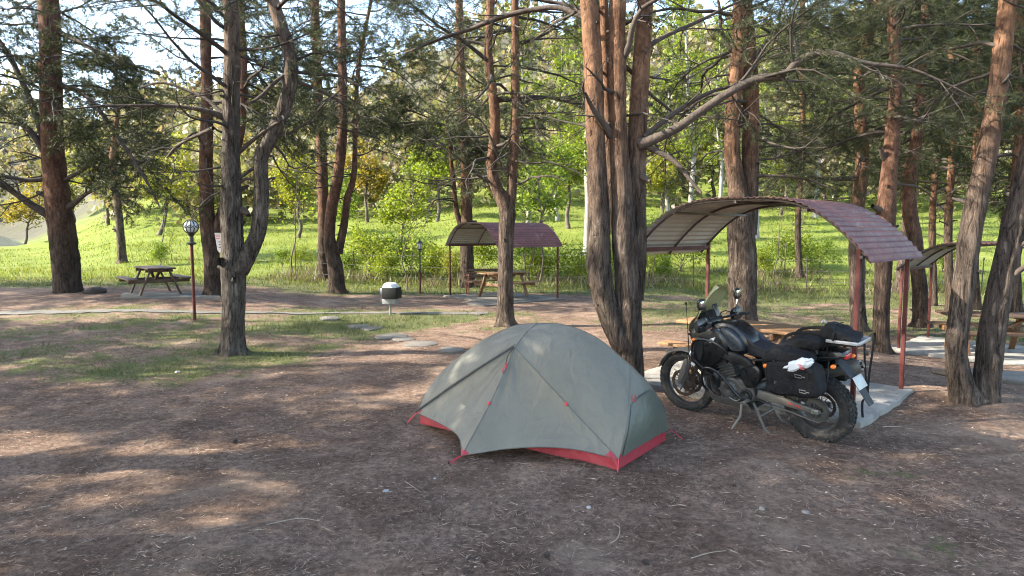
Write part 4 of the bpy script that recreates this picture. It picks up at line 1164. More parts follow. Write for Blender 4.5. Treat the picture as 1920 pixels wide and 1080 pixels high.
# ------------------------------------------------------------------ shelters
def shelter(label, loc, rz, Lx, Wy, eave, apex, over_y, over_x, sc_post=0.03, under='roof_under', front_wall=True, post_drop=0.0):
    root = thing('picnic_shelter', label, 'shelter', loc, rz, 'barrel-roofed picnic shelters')
    # circular arc from (-o, eave) over (W/2, apex)
    half = Wy / 2 + over_y; hgt = apex - eave
    Rr = (half * half + hgt * hgt) / (2 * hgt); cz = apex - Rr; cy = Wy / 2
    a_max = math.asin(half / Rr)
    def lift(a): return 0.07 * math.sin(math.pi * (a / a_max + 1)) ** 2      # flatter crown, steeper sides
    def arc(a, r): return (cy + r * math.sin(a), cz + r * math.cos(a) + lift(a))
    nw = int(2 * a_max * Rr / 0.076); ns = nw * 8
    xs = np.linspace(-over_x, Lx + over_x, 5)
    mb = MB(); V = []; k = len(xs)
    for lay, off in ((0, 0.0), (1, -0.004)):
        for i in range(ns + 1):
            a = -a_max + 2 * a_max * i / ns
            r = Rr + off + 0.0075 * math.cos(2 * math.pi * nw * i / ns) + 0.004 * math.sin(i * 0.07)
            y, z = arc(a, r)
            V += [(x, y, z) for x in xs]
    F = []; mi = []
    n1 = (ns + 1) * k
    for i in range(ns):
        for j in range(k - 1):
            F.append((i * k + j, i * k + j + 1, (i + 1) * k + j + 1, (i + 1) * k + j)); mi.append(0)
            F.append(tuple(n1 + q for q in (i * k + j, (i + 1) * k + j, (i + 1) * k + j + 1, i * k + j + 1))); mi.append(1)
        for j in (0, k - 1):
            F.append((i * k + j, (i + 1) * k + j, n1 + (i + 1) * k + j, n1 + i * k + j)); mi.append(0)
    for i in (0, ns):
        for j in range(k - 1): F.append((i * k + j, i * k + j + 1, n1 + i * k + j + 1, n1 + i * k + j)); mi.append(0)
    b = mb.add(V, F); b.mi = mi
    obj('roof_sheet', (lambda me: me)(roofmesh(b)), root, [M['roof_maroon'], M[under]])
    def zat(y):
        s = (y - cy) / (Rr - 0.03); a_ = math.asin(max(-1, min(1, s))); return cz + (Rr - 0.03) * math.cos(a_) + lift(a_)
    # ribs bent under the sheet at each end and in the middle
    for x in (0, Lx / 2, Lx):
        pts = [(x, *arc(-a_max * .985 + 2 * a_max * .985 * i / 24, Rr - 0.032)) for i in range(25)]
        MB().tube(pts, 0.016, 6).build('arch_rib', M['steel_dark'], root)
    for f in (-0.93, -0.5, 0.0, 0.5, 0.93):
        y, z = arc(a_max * f, Rr - 0.052)
        MB().beam((-over_x + .02, y, z), (Lx + over_x - .02, y, z), 0.03, 0.03).build('purlin', M['steel_dark'], root)
    for x in (0, Lx):
        y0, y1 = 0.0, Wy
        for y in (y0, y1):
            MB().beam((x, y, -0.12 - post_drop), (x, y, zat(y) - 0.005), 0.046, 0.046, bev=0.005).build('post', M['steel_red'], root)
    for y in (0.0, Wy):
        z = zat(y) - 0.06
        MB().beam((0.03, y, z), (Lx - 0.03, y, z), 0.035, 0.045).build('eave_beam', M['steel_red'], root)
    return root
def roofmesh(mb):
    me = bpy.data.meshes.new('roof_sheet'); me.from_pydata(mb.v, [], mb.f)
    me.polygons.foreach_set('material_index', mb.mi); me.polygons.foreach_set('use_smooth', [True] * len(me.polygons))
    me.set_sharp_from_angle(angle=math.radians(50)); me.update()
    return me
shelter('near shelter with white-lined maroon barrel roof over the motorcycle', (*SHED_A, 0.0), math.atan2(AX[1], AX[0]), 1.82, 2.66, 1.72, 2.43, 0.16, 0.10)
shelter('far shelter with maroon barrel roof in the middle, beyond the waste bin', (*S2A, gz1(*S2A)), math.radians(36), 2.1, 2.65, 1.57, 2.28, 0.10, 0.12)
shelter('shelter at the right edge, its barrel roof half hidden by the forked pine', (*S3A, zz3), math.radians(43), 1.9, 2.5, 1.6, 2.15, 0.12, 0.1)

# ------------------------------------------------------------------ picnic tables
def picnic_table(label, loc, rz, L=1.6, wood='wood', top='wood', h=0.74):
    r = thing('picnic_table', label, 'picnic table', loc, rz, 'wooden picnic tables')
    # long axis is local y, benches at +-x
    for i in range(5):
        x = (i - 2) * 0.142
        MB().box((x, random.uniform(-.012, .012), h - 0.02 + random.uniform(-.002, .002)), (0.132, L, 0.04), bev=0.006).build('top_plank', M[top], r)
    for s in (-1, 1):
        for k in (0, 1):
            MB().box((s * (0.62 + k * 0.125), random.uniform(-.01, .01), 0.445), (0.118, L, 0.04), bev=0.006).build('seat_plank', M[top], r)
    for y in (-L * 0.33, L * 0.33):
        for s in (-1, 1):
            MB().beam((s * 0.50, y, 0.0), (s * 0.22, y, h - 0.045), 0.045, 0.095, up=(0, 1, 0), bev=0.004).build('leg', M[wood], r)
        MB().beam((-0.76, y + 0.048, 0.375), (0.76, y + 0.048, 0.375), 0.045, 0.09, bev=0.004).build('seat_beam', M[wood], r)
        MB().beam((-0.34, y + 0.048, h - 0.085), (0.34, y + 0.048, h - 0.085), 0.045, 0.08, bev=0.004).build('top_beam', M[wood], r)
        MB().beam((0, y * 0.9, h - 0.12), (0, y * 0.15, 0.40), 0.04, 0.07, up=(1, 0, 0)).build('brace', M[wood], r)
    return r
p = gnd(292, 553)
picnic_table('dark wooden picnic table on a low slab at the left, beside the globe lamp', (p[0], p[1], TLP[2] + 0.03), math.radians(41), 1.6, 'wood_dark', 'wood_dark', 0.74)
q = SHED_A + AX * 1.12 + BX * 1.72
picnic_table('brown picnic table under the near shelter, behind the motorcycle', (q[0], q[1], 0.085), math.radians(44), 1.7, 'wood', 'wood_honey', 0.72)
q = S2A + S2AX * 1.1 + S2BX * 1.35
picnic_table('honey-coloured picnic table under the far shelter', (q[0], q[1], gz1(*S2A) + 0.06), math.radians(36 - 90 + 12), 1.6, 'wood', 'wood_honey', 0.74)
q = S3A + S3AX * 0.75 + S3BX * 1.15
picnic_table('picnic table under the shelter at the right edge', (q[0], q[1], zz3 + 0.07), math.radians(76), 1.7, 'wood', 'wood_dark', 0.74)

# park bench with cast iron ends under the far shelter
def park_bench(label, loc, rz):
    r = thing('park_bench', label, 'bench', loc, rz)
    for x in (-0.6, 0.6):
        mb = MB()
        mb.tube(crom([(x, -.22, 0), (x, -.2, .12), (x, -.24, .25), (x, -.2, .40), (x, -.02, .43), (x, .18, .41), (x, .24, .5), (x, .3, .8)], 26), 0.018, 6)
        mb.tube(crom([(x, .24, 0), (x, .2, .15), (x, .2, .3), (x, .16, .41)], 12), 0.018, 6)
        mb.tube(crom([(x, -.2, .40), (x, -.26, .52), (x, -.2, .63), (x, -.05, .63), (x, .1, .6), (x, .26, .62)], 20), 0.016, 6)
        mb.tube(crom([(x, -.1, .42), (x, -.14, .5), (x, -.06, .56), (x, .0, .5), (x, -.04, .45)], 14), 0.011, 5)
        mb.tube(crom([(x, -.2, .2), (x, -.05, .26), (x, .1, .22), (x, .2, .2)], 12), 0.011, 5)
        mb.build('cast_end', M['iron_red'], r)
    for i in range(4): MB().box((0, -.17 + .1 * i, .45), (1.3, .08, .03), bev=.005).build('seat_slat', M['wood_dark'], r)
    for i in range(3): MB().box((0, .245 + .03 * i, .56 + .1 * i), (1.3, .03, .08), Matrix.Rotation(-0.25, 3, 'X'), bev=.005).build('back_slat', M['wood_dark'], r)
    return r
q = gnd(905, 556)
park_bench('park bench with curly cast-iron ends at the left of the far shelter', (q[0] + 0.1, q[1] + 0.35, q[2] + 0.03), math.radians(14))

# ------------------------------------------------------------------ lamps, bin, sign
q = gnd(365, 599)
r = thing('garden_lamp', 'globe lamp on a red pole beside the left picnic table', 'lamp', tuple(q))
MB().tube([(0, 0, -0.1), (0, 0, 1.72)], 0.034, 12).build('pole', M['steel_red'], r)
MB().lathe([(0.035, 1.66), (0.10, 1.68), (0.105, 1.70), (0.05, 1.73), (0.042, 1.85), (0.075, 1.90), (0.08, 1.93), (0.0, 1.935)], n=20).build('collar', M['iron_black'], r)
MB().ball((0, 0, 2.06), 0.142, 24, 14).build('globe', M['lamp_glass'], r)
mb = MB()
for a in range(5):
    d = Vector((math.cos(a * 1.2566), math.sin(a * 1.2566), 0)); e = Vector((-d.y, d.x, 0))
    for t_ in (-0.42, 0.5):
        n_ = (d * math.cos(t_) + Vector((0, 0, 1)) * math.sin(t_)); u = e; v_ = n_.cross(u)
        mb.tube([Vector((0, 0, 2.06)) + n_ * 0.122 + (u * math.cos(s_) + v_ * math.sin(s_)) * 0.085 for s_ in np.linspace(0, 2 * math.pi, 18, endpoint=False)], 0.007, 5, closed=True)
for a in (0.4, 1.97):
    d = Vector((math.cos(a), math.sin(a), 0))
    mb.tube([Vector((0, 0, 2.06)) + (d * math.cos(s_) + Vector((0, 0, 1)) * math.sin(s_)) * 0.158 for s_ in np.linspace(-1.2, math.pi + 1.2, 30)], 0.008, 5)
mb.build('cage', M['iron_black'], r)

q = gnd(788, 551)
r = thing('lantern_post', 'slim dark lantern post between the bin and the far shelter', 'lamp', tuple(q))
MB().tube([(0, 0, -0.1), (0, 0, 0.75)], 0.035, 10).build('lower_pole', M['steel_red'], r)
MB().tube([(0, 0, 0.75), (0, 0, 1.42)], 0.028, 10).build('upper_pole', M['iron_black'], r)
MB().lathe([(0.03, .74), (.05, .75), (.05, .78), (.03, .80)], n=12).build('collar', M['iron_black'], r)
MB().lathe([(0.0, 1.40), (.06, 1.41), (.075, 1.44), (.075, 1.45), (0, 1.451)], n=6).build('base_ring', M['iron_black'], r)
MB().lathe([(0.055, 1.452), (.085, 1.62), (0.0, 1.625)], n=6).build('glass', M['lamp_glass'], r, sharp=10)
MB().lathe([(0.115, 1.622), (.10, 1.645), (.05, 1.70), (.02, 1.72), (.015, 1.77), (0, 1.78)], n=6).build('cap', M['iron_black'], r, sharp=20)
mb = MB()
for i in range(6):
    a = i * math.pi / 3; mb.tube([(0.058 * math.cos(a), .058 * math.sin(a), 1.45), (.09 * math.cos(a), .09 * math.sin(a), 1.63)], .007, 5)
mb.build('frame', M['iron_black'], r)

plain('bin_black', (0.008, 0.008, 0.008), 0.6, 0.2, 6, spec=0.2)
plain('bin_grey', (0.17, 0.17, 0.175), 0.5, 0.2, 6)
q = gnd(732, 591)
r = thing('waste_bin', 'black box waste bin on a thin post with a white bag over its rim', 'bin', tuple(q), math.radians(-12))
MB().tube([(0, 0, -0.1), (0, 0, 0.3)], 0.028, 10).build('post', M['galv'], r)
MB().box((0.02, 0, 0.36), (0.34, 0.30, 0.15), bev=0.006).build('lower_shell', M['bin_grey'], r)
MB().box((0.06, -0.03, 0.55), (0.36, 0.38, 0.27), bev=0.015).build('box', M['bin_black'], r)
mb = MB(); rr = random.Random(4); V = []
kk, mm = 20, 7
for i in range(mm):
    f = i / (mm - 1)
    for j in range(kk):
        a = 2 * math.pi * j / kk
        rad = 0.175 * math.cos(f * 1.45) ** 0.6 * (1 + 0.13 * math.sin(a * 5 + f * 4) + rr.uniform(-.07, .07)) + 0.01
        drop = -0.34 * max(0, math.cos(a - 3.3)) ** 3 * (1 - f) if i == 0 else 0
        V.append((0.03 + rad * math.cos(a) * 1.02, -0.01 + rad * math.sin(a), 0.67 + 0.13 * math.sin(f * 1.5) + drop * .5))
mb.add(V, [(i * kk + j, i * kk + (j + 1) % kk, (i + 1) * kk + (j + 1) % kk, (i + 1) * kk + j) for i in range(mm - 1) for j in range(kk)] + [tuple((mm - 1) * kk + j for j in range(kk))])
mb.build('bag', M['plastic_white'], r, 60)
mb = MB()
for i in range(8):
    z = .66 - .05 * i; w = .10 - .006 * i
    mb.v += [(-.195 - .01 * math.sin(i), -w - .04, z), (-.215 - .012 * math.cos(i * 2), -.04, z), (-.195, w - .04, z)]
mb.f = [(3 * i + j, 3 * i + j + 1, 3 * i + 4 + j, 3 * i + 3 + j) for i in range(7) for j in range(2)]; mb.mi = [0] * len(mb.f)
mb.build('bag_flap', M['plastic_white'], r, 60)

# notice nailed to the reddish pine: small print, too blurred to read, kept as lines
a = at(409, 455, gy_(398, 556) - 0.36)
r = thing('notice', 'small white notice with red heading fixed to the reddish pine', 'sign', tuple(a), math.radians(-14))
MB().add([(-.10, 0, .26), (.10, 0, .26), (.10, 0, -.24), (.02, 0, -.26), (-.03, 0, -.2), (-.10, .006, .26), (.10, .006, .26), (.10, .006, -.24), (.02, .006, -.26), (-.03, .006, -.2)],
         [(0, 1, 2, 3, 4), (9, 8, 7, 6, 5)] + [(i, (i + 1) % 5, 5 + (i + 1) % 5, 5 + i) for i in range(5)]).build('plate', M['paper'], r, None)
mb = MB()
for i in range(3): mb.box((.0, -.003, .2 - .045 * i), (.15 - .02 * i, .003, .018))
mb.build('heading', M['print_red'], r, None)
mb = MB()
for i in range(3): mb.box((.045, -.003, .02 - .07 * i), (.06, .003, .025), Matrix.Rotation(.5 * (i % 2), 3, 'Y'))
mb.build('marks', M['print_black'], r, None)

# ------------------------------------------------------------------ small things on the ground
def lump(name, label, cat, px, py, s, m, group=None, seed=0, flat=0.6):
    p = gnd(px, py); mb = MB(); mb.ball((0, 0, 0), 1, 9, 6); rr = random.Random(seed)
    mb.v = [tuple(c * s * f * (1 + 0.3 * noise.noise(Vector(v) * 1.3 + Vector((seed, 0, 0)))) for c, f in zip(v, (1, .85, flat))) for v in mb.v]
    o = mb.build(name, M[m], None, 40); o.location = (p[0], p[1], p[2] + s * flat * 0.6); o.rotation_euler = (0, 0, rr.uniform(0, 6))
    return tag(o, label, cat, group)
lump('pebble', 'white pebble in front of the tent, right of its red corner cord', 'stone', 1104, 953, .02, 'white_scrap', 'small pale stones', 1)
lump('pebble', 'pale pebble left of the tent front corner cord', 'stone', 815, 898, .013, 'white_scrap', 'small pale stones', 2)
lump('paper_scrap', 'white paper scrap on the bare earth lower left of the tent', 'scrap', 724, 921, .03, 'white_scrap', None, 3, .25)
lump('paper_scrap', 'white paper scrap in the grass in front of the grey forked pine', 'scrap', 333, 699, .045, 'white_scrap', None, 4, .4)
lump('paper_scrap', 'white crumpled paper on the slab of the right-hand far shelter', 'scrap', 1719, 659, .07, 'white_scrap', None, 5, .5)
lump('bark_chip', 'tan bark chip on the earth right of centre, below the motorcycle', 'bark', 1511, 961, .035, 'pebble', None, 6, .2)
lump('pebble', 'grey stone on the earth below the tent, right of the white pebble', 'stone', 1428, 956, .025, 'pebble', 'small pale stones', 7)
lump('earth_mound', 'low dark mound of earth and roots right of the stout left pine', 'mound', 178, 550, .30, 'cone', None, 8, .38)
def cone_thing(px, py, s, label, seed):
    p = gnd(px, py); mb = MB(); rr = random.Random(seed)
    for i in range(9):
        f = i / 8; rad = s * math.sin(0.35 + f * 2.5); z = s * 2.0 * f
        for j in range(8):
            a = 2 * math.pi * (j + .5 * (i % 2)) / 8; d = Vector((math.cos(a), math.sin(a), .25))
            c = Vector((0, 0, z)) + d * rad * .55
            mb.box(c, (rad * .9, rad * .45, s * .22), Matrix.Rotation(a, 3, 'Z') @ Matrix.Rotation(-.35, 3, 'Y'))
    o = mb.build('pine_cone', M['cone'], None, None); o.location = (p[0], p[1], p[2] + s * .75); o.rotation_euler = (math.pi / 2 + .2, 0, rr.uniform(0, 6))
    tag(o, label, 'pine cone', 'fallen pine cones')
cone_thing(437, 829, .028, 'dark pine cone alone on the earth at the left', 1)
cone_thing(1029, 1041, .022, 'pine cone near the bottom edge below the tent', 2)
cone_thing(1204, 1056, .02, 'pine cone at the bottom edge, right of the tent corner', 3)
cone_thing(1372, 913, .018, 'pine cone on the earth below the motorcycle', 4)
def stick(pp, r, label, seed):
    P = [gnd(*q) for q in pp]; b = P[0].copy(); rr = random.Random(seed)
    Q = crom(np.array([(*(p - b)[:2], (p - b)[2] + r * 1.2 + rr.uniform(0, .008)) for p in P]), 12)
    o = MB().tube(Q, [r * (1 - .5 * i / 11) for i in range(12)], 6).build('stick', M['twig_pale'], None, 40); o.location = b
    tag(o, label, 'stick', 'sticks lying on the earth')
plain('twig_pale', (0.30, 0.24, 0.18), .85, .3, 12)
stick([(1145, 1020), (1158, 1012), (1162, 992), (1150, 985)], .004, 'curved pale twig near the bottom, below the tent corner', 1)
stick([(1296, 1050), (1330, 1040), (1360, 1034)], .004, 'straight thin twig near the bottom edge below the motorcycle', 2)
stick([(1560, 806), (1600, 806)], .004, 'short pale stick left of the shelter pad corner', 3)
stick([(1655, 801), (1690, 801)], .005, 'pale stick on the earth right of the shelter pad corner', 4)
stick([(268, 835), (275, 828), (276, 822)], .004, 'small upright curl of twig at the left foreground', 5)
stick([(760, 905), (775, 915), (790, 925)], .003, 'fine twig on the earth before the tent corner cord', 6)
stick([(1080, 885), (1092, 878), (1098, 870)], .004, 'thin twig leaning just in front of the tent hem', 7)
stick([(500, 985), (560, 975), (600, 978)], .0035, 'long thin twig lying in the lower left foreground', 8)
# ------------------------------------------------------------------ tent
def tent():
    root = thing('tent', 'grey-green two-person hiking tent with red floor standing on the bare earth', 'tent', (0.265, 6.66, gz1(0.265, 6.66)), math.atan2(0.594, -0.8045))
    # local x runs along the tent to the far left end, local y towards the camera
    T = (0, 0, 1.12)
    HR, HL = (-1.02, 0, .81), (1.02, 0, .655)
    Br = (0, .40, .925)
    Rf, Lf = (-1.19, .53, .11), (1.19, .53, .12)
    Vn = (.085, 1.09, .035)
    n = 25
    def C(pts): return lambda k: crom(pts, k)
    def mir(pts): return [(x, -y, z) for x, y, z in pts]
    ridgeR = [T, (-.33, 0, 1.125), (-.69, 0, 1.025), HR]
    ridgeL = [T, (.33, 0, 1.055), (.76, 0, .85), HL]
    poleR = [HR, (-1.12, .2, .62), (-1.19, .40, .35), Rf]
    poleL = [HL, (1.12, .2, .52), (1.19, .40, .30), Lf]
    cross = [T, (0, .2, 1.055), Br]
    seamR = [Br, (-.55, .50, .575), Rf]
    seamL = [Br, (.55, .50, .56), Lf]
    BrV = [Br, (.035, .72, .47), Vn]
    edgeR = [Rf, (-.78, .66, .155), (-.35, .84, .125), Vn]
    edgeL = [Vn, (.27, .92, .13), (.64, .735, .135), Lf]
    endR = [Rf, (-1.20, .26, .13), (-1.21, 0, .135), (-1.20, -.26, .13), (-1.19, -.53, .11)]
    endL = [Lf, (1.20, .26, .14), (1.21, 0, .145), (1.20, -.26, .14), (1.19, -.53, .12)]
    def coons(c0, c1, d0, d1, nu, nv, bulge=0.0, wr=None):
        """c0,c1 run along u (v=0,1); d0,d1 run along v (u=0,1)"""
        a, b = crom(c0, nu), crom(c1, nu)
        e = np.repeat([np.array(d0[0], float)], nv, 0) if len(d0) == 1 else crom(d0, nv)
        f = crom(d1, nv)
        u = np.linspace(0, 1, nu)[:, None, None]; v = np.linspace(0, 1, nv)[None, :, None]
        P = (1 - v) * a[:, None] + v * b[:, None] + (1 - u) * e[None] + u * f[None] - ((1 - u) * (1 - v) * a[0] + (1 - u) * v * b[0] + u * (1 - v) * a[-1] + u * v * b[-1])
        N = np.cross(np.gradient(P, axis=0), np.gradient(P, axis=1)); N /= np.linalg.norm(N, axis=2)[:, :, None] + 1e-9
        ctr = P - np.array((0, 0, .2)); sg = np.sign((N * ctr).sum(2).mean() or 1)
        h = bulge * np.sin(np.pi * u[:, :, 0]) * np.sin(np.pi * v[:, :, 0])
        if wr is not None: h = h + wr(u[:, :, 0], v[:, :, 0])
        return P + N * sg * h[:, :, None]
    mb = MB()
    def put(P, mi=0, mirror=False):
        nu, nv = P.shape[:2]
        if mirror: P = P * np.array((1, -1, 1))
        mb.add(P.reshape(-1, 3), [(i * nv + j, (i + 1) * nv + j, (i + 1) * nv + j + 1, i * nv + j + 1) for i in range(nu - 1) for j in range(nv - 1)], mi)
    def fold(ph, k, amp, uc=1.0):
        return lambda u, v: amp * np.sin(v * k + ph + 2.2 * u) * np.exp(-((u - uc) / .45) ** 2) * np.sin(np.pi * v) * (u > 0.02)
    for mr in (False, True):
        put(coons(seamR, ridgeR, cross[::-1], poleR[::-1], 40, 30, .03, lambda u, v: .005 * np.sin(u * 30 + v * 9) * np.exp(-((u - .95) / .16) ** 2) * np.sin(np.pi * v) + .006 * np.sin(v * 22 - u * 4) * np.exp(-((u - .12) / .14) ** 2) * np.sin(np.pi * v)), 0, mr)
        put(coons(seamL, ridgeL, cross[::-1], poleL[::-1], 40, 30, .025, lambda u, v: .007 * np.sin(u * 24 + v * 7) * np.exp(-((u - .85) / .25) ** 2) * np.sin(np.pi * v) + .005 * np.sin(v * 22 + u * 5) * np.exp(-((u - .15) / .16) ** 2) * np.sin(np.pi * v)), 0, mr)
        put(coons(seamR, BrV, [Br], edgeR, 40, 40, -.025, lambda u, v: .011 * np.sin(v * 26 + 3 * u) * np.exp(-((u - .32) / .2) ** 2) * sstep(.45, .95, v) * (1 - sstep(.96, 1, v)) + .009 * np.sin(u * 60 - 9 * v) * np.exp(-((u - .9) / .09) ** 2) * np.sin(np.pi * v)), 0, mr)
        put(coons(BrV, seamL, [Br], edgeL, 40, 36, -.03, fold(1.0, 17, .010, .45)), 0, mr)
    put(coons(poleR, mir(poleR), [HR], endR, 22, 24, .04), 0)
    put(coons(poleL, mir(poleL), [HL], endL, 22, 24, .04), 0)
    me = mb.mesh('fly'); bm = bmesh.new(); bm.from_mesh(me); bmesh.ops.remove_doubles(bm, verts=bm.verts[:], dist=.0008); bmesh.ops.recalc_face_normals(bm, faces=bm.faces[:]); bm.to_mesh(me); bm.free()
    me.polygons.foreach_set('use_smooth', [True] * len(me.polygons)); me.set_sharp_from_angle(angle=math.radians(28)); me.update()
    obj('fly', me, root, M['tent_grey'])
    # darker lower end panel and vent hood on the right end
    Pe = coons(poleR, mir(poleR), [HR], endR, 22, 24, .04)
    low = Pe[10:, 1:-1].copy(); low[:, :, 0] -= 0.008
    for i_ in range(low.shape[0]):
        pass
    mbl = MB(); nu, nv = low.shape[:2]
    arch = np.array([[0.03 * math.sin(math.pi * j / (nv - 1))] for j in range(nv)])
    low[0, :, 2:] += arch * 2.0; low[0, :, 0] -= arch[:, 0] * .25
    mbl.add(low.reshape(-1, 3), [(i * nv + j, (i + 1) * nv + j, (i + 1) * nv + j + 1, i * nv + j + 1) for i in range(nu - 1) for j in range(nv - 1)])
    mbl.build('end_panel', M['tent_dark'], root, 60)
    # red bathtub floor
    fl = MB(); k = 40; base = []; topr = []
    for i in range(k):
        a = 2 * math.pi * i / k
        c_, s_ = math.cos(a), math.sin(a); q = 1 / max(abs(c_), abs(s_))
        x, y = 1.17 * c_ * q, .515 * s_ * q
        e = abs(math.sin(2 * a)) ** .5
        base.append((x, y, .004)); topr.append((x * .985, y * .98, .125 + .02 * e + random.uniform(-.006, .006)))
    fl.add(base + topr, [(i, (i + 1) % k, k + (i + 1) % k, k + i) for i in range(k)] + [tuple(range(k))])
    fl.build('floor_tub', M['tent_red'], root, 60)
    def seam(pts, r, name, m, off=(0, 0, 0), kk=24):
        P = crom(pts, kk) + np.array(off)
        MB().tube(P, r, 5).build(name, M[m], root)
    for pts in (seamR, BrV, poleR, poleL, cross): seam(pts, .0032, 'seam', 'seam', (0, .001, .001))
    seam(ridgeR, .0035, 'seam', 'seam', (0, 0, .001)); seam(ridgeL, .0035, 'seam', 'seam', (0, 0, .001))
    seam(edgeR, .004, 'hem', 'seam'); seam(edgeL, .004, 'hem', 'seam'); seam(endR, .004, 'hem', 'seam')
    zp = crom(seamL, 30); zp2 = zp + np.array((0.004, .012, .012))
    MB().tube(zp2, .008, 6, flat=.5).build('zipper', M['cord_dark'], root)
    MB().tube(zp2 + np.array((-.01, -.004, .022)), .006, 5, flat=.5).build('zip_flap', M['seam'], root)
    # corner tabs
    def tab(c, a, b, name='corner_tab'):
        c, a, b = Vector(c), Vector(a), Vector(b)
        n_ = (a - c).cross(b - c).normalized()
        if n_.y < 0: n_ = -n_
        o_ = n_ * .004
        MB().add([c + o_, a + o_, b + o_, c - o_ * .2, a - o_ * .2, b - o_ * .2], [(0, 1, 2), (5, 4, 3), (0, 1, 4, 3), (1, 2, 5, 4), (2, 0, 3, 5)]).build(name, M['tent_red'], root, None)
    eR, eL, bV = crom(edgeR, 60), crom(edgeL, 60), crom(BrV, 60)
    tab(Rf, eR[5], crom(seamR, 60)[-5]); tab(Vn, eR[-4], bV[-4]); tab(Vn, eL[4], bV[-4]); tab(Lf, eL[-4], crom(seamL, 60)[-4]); tab(Rf, crom(endR, 60)[4], crom(poleR, 60)[-4])
    # guy cords, pegs
    def guy(a, b, peg):
        a, b, peg = Vector(a), Vector(b), Vector(peg)
        MB().tube(crom([a, (a + b) / 2 + Vector((0, 0, .006)), b], 8), .004, 5).build('guy_cord', M['red_cord'], root)
        MB().tube([b + peg, b - peg * .6 - Vector((0, 0, .05))], .0035, 5).build('peg', M['iron_black'], root)
    guy(Rf, (-1.22, .60, .015), (-.02, .02, .03)); guy(Rf, (-1.205, .58, .012), (.0, .02, .03)); guy(Vn, (.06, 1.26, .012), (0, .03, .03)); guy(Vn, (.10, 1.24, .012), (0, .02, .02))
    guy(Lf, (1.25, .62, .012), (.03, .02, .03)); guy(Lf, (1.30, .56, .012), (.08, .02, .02)); guy((-1.19, -.53, .11), (-1.30, -.60, .015), (-.03, 0, .03))
    MB().tube([(-1.205, -.53, .2), (-1.27, -.56, .01)], .003, 4).build('guy_cord', M['cord_dark'], root)
    # pull loops and toggles
    def loop(p, d, s, up=(0, 0, 1)):
        p = Vector(p); d = Vector(d).normalized(); u = Vector(up); sd = u.cross(d).normalized()
        MB().tube([p + d * (.008 + .004 * math.sin(q)) + u * (s * math.cos(q)) + sd * (s * .42 * math.sin(q)) for q in np.linspace(0, 2 * math.pi, 12, endpoint=False)], .0042, 5, closed=True).build('pull_loop', M['red_cord'], root)
    pv = crom(BrV, 30)
    loop(pv[5] + np.array((0, .012, 0)), (0, 1, .4), .03); loop(pv[6] + np.array((.005, .02, -.01)), (0, 1, .4), .022)
    MB().tube(crom([pv[0] + np.array((.01, .01, 0)), pv[2] + np.array((.02, .03, 0)), pv[5] + np.array((0, .02, .02))], 8), .005, 5).build('door_strap', M['cord_dark'], root)
    MB().box(pv[15] + np.array((.005, .012, 0)), (.028, .012, .028), Matrix.Rotation(.5, 3, 'Y'), bev=.003).build('toggle', M['red_cord'], root)
    ps = crom(seamR, 30)
    MB().box(ps[16] + np.array((0, .012, .004)), (.03, .012, .028), Matrix.Rotation(-.5, 3, 'Y'), bev=.003).build('toggle', M['red_cord'], root)
    loop((-1.16, .20, .56), (-1, .25, .2), .035); loop((-1.165, .2, .52), (-1, .2, .2), .025)
    MB().tube([(-1.2, .17, .47), (-1.215, .165, .42)], .005, 5).build('vent_tie', M['galv'], root)
    return root
tent()
# ------------------------------------------------------------------ motorcycle
M['bag_black'].node_tree.nodes['Principled BSDF'].inputs['Specular IOR Level'].default_value = 0.2
DUST = (0.10, 0.082, 0.066)
plain('bike_black', (0.007, 0.0075, 0.0085), 0.32, 0.3, 6, dirt=(0.022, 0.02, 0.018), dirt_amt=0.25, dirt_scale=7)
plain('bike_matte', (0.011, 0.011, 0.0125), 0.6, 0.3, 8, 0.001, 200, spec=0.25, dirt=(0.03, 0.027, 0.024), dirt_amt=0.3, dirt_scale=8)
plain('tank_grey', (0.04, 0.046, 0.055), 0.3, 0.2, 4, metallic=0.3)
plain('tank_silver', (0.42, 0.43, 0.45), 0.35, 0.15, 4, metallic=0.4)
plain('seat_vinyl', (0.014, 0.015, 0.02), 0.5, 0.2, 8, 0.001, 250)
plain('tyre', (0.014, 0.0135, 0.013), 0.85, 0.3, 8, 0.002, 120, dirt=DUST, dirt_amt=0.35, dirt_scale=9)
plain('rim_black', (0.03, 0.03, 0.03), 0.4, 0.3, 8, dirt=DUST, dirt_amt=0.3, dirt_scale=12)
plain('alloy', (0.22, 0.215, 0.2), 0.45, 0.25, 8, metallic=0.6, dirt=DUST, dirt_amt=0.5, dirt_scale=9)
plain('alloy_dirty', (0.115, 0.11, 0.10), 0.6, 0.3, 9, metallic=0.35, dirt=(0.14, 0.115, 0.09), dirt_amt=0.6, dirt_scale=7)
plain('engine_grey', (0.07, 0.068, 0.065), 0.5, 0.35, 10, 0.002, 80, metallic=0.4, dirt=DUST, dirt_amt=0.4, dirt_scale=10)
plain('rusty_metal', (0.075, 0.05, 0.038), 0.6, 0.35, 12, metallic=0.5)
plain('amber', (0.75, 0.16, 0.02), 0.25, 0.1)
plain('tail_red', (0.35, 0.02, 0.02), 0.25, 0.1)
plain('lens', (0.5, 0.52, 0.54), 0.1, 0.1)
plain('mirror', (0.4, 0.42, 0.44), 0.06, 0.05, metallic=1.0)
plain('rack_alloy', (0.3, 0.31, 0.32), 0.35, 0.15, 5, metallic=0.3)
plain('plate_white', (0.33, 0.33, 0.32), 0.4, 0.1)
plain('orange_cable', (0.7, 0.13, 0.06), 0.5, 0.1)
plain('strap_black', (0.008, 0.008, 0.008), 0.8, 0.3, 20, 0.001, 200, spec=0.2)
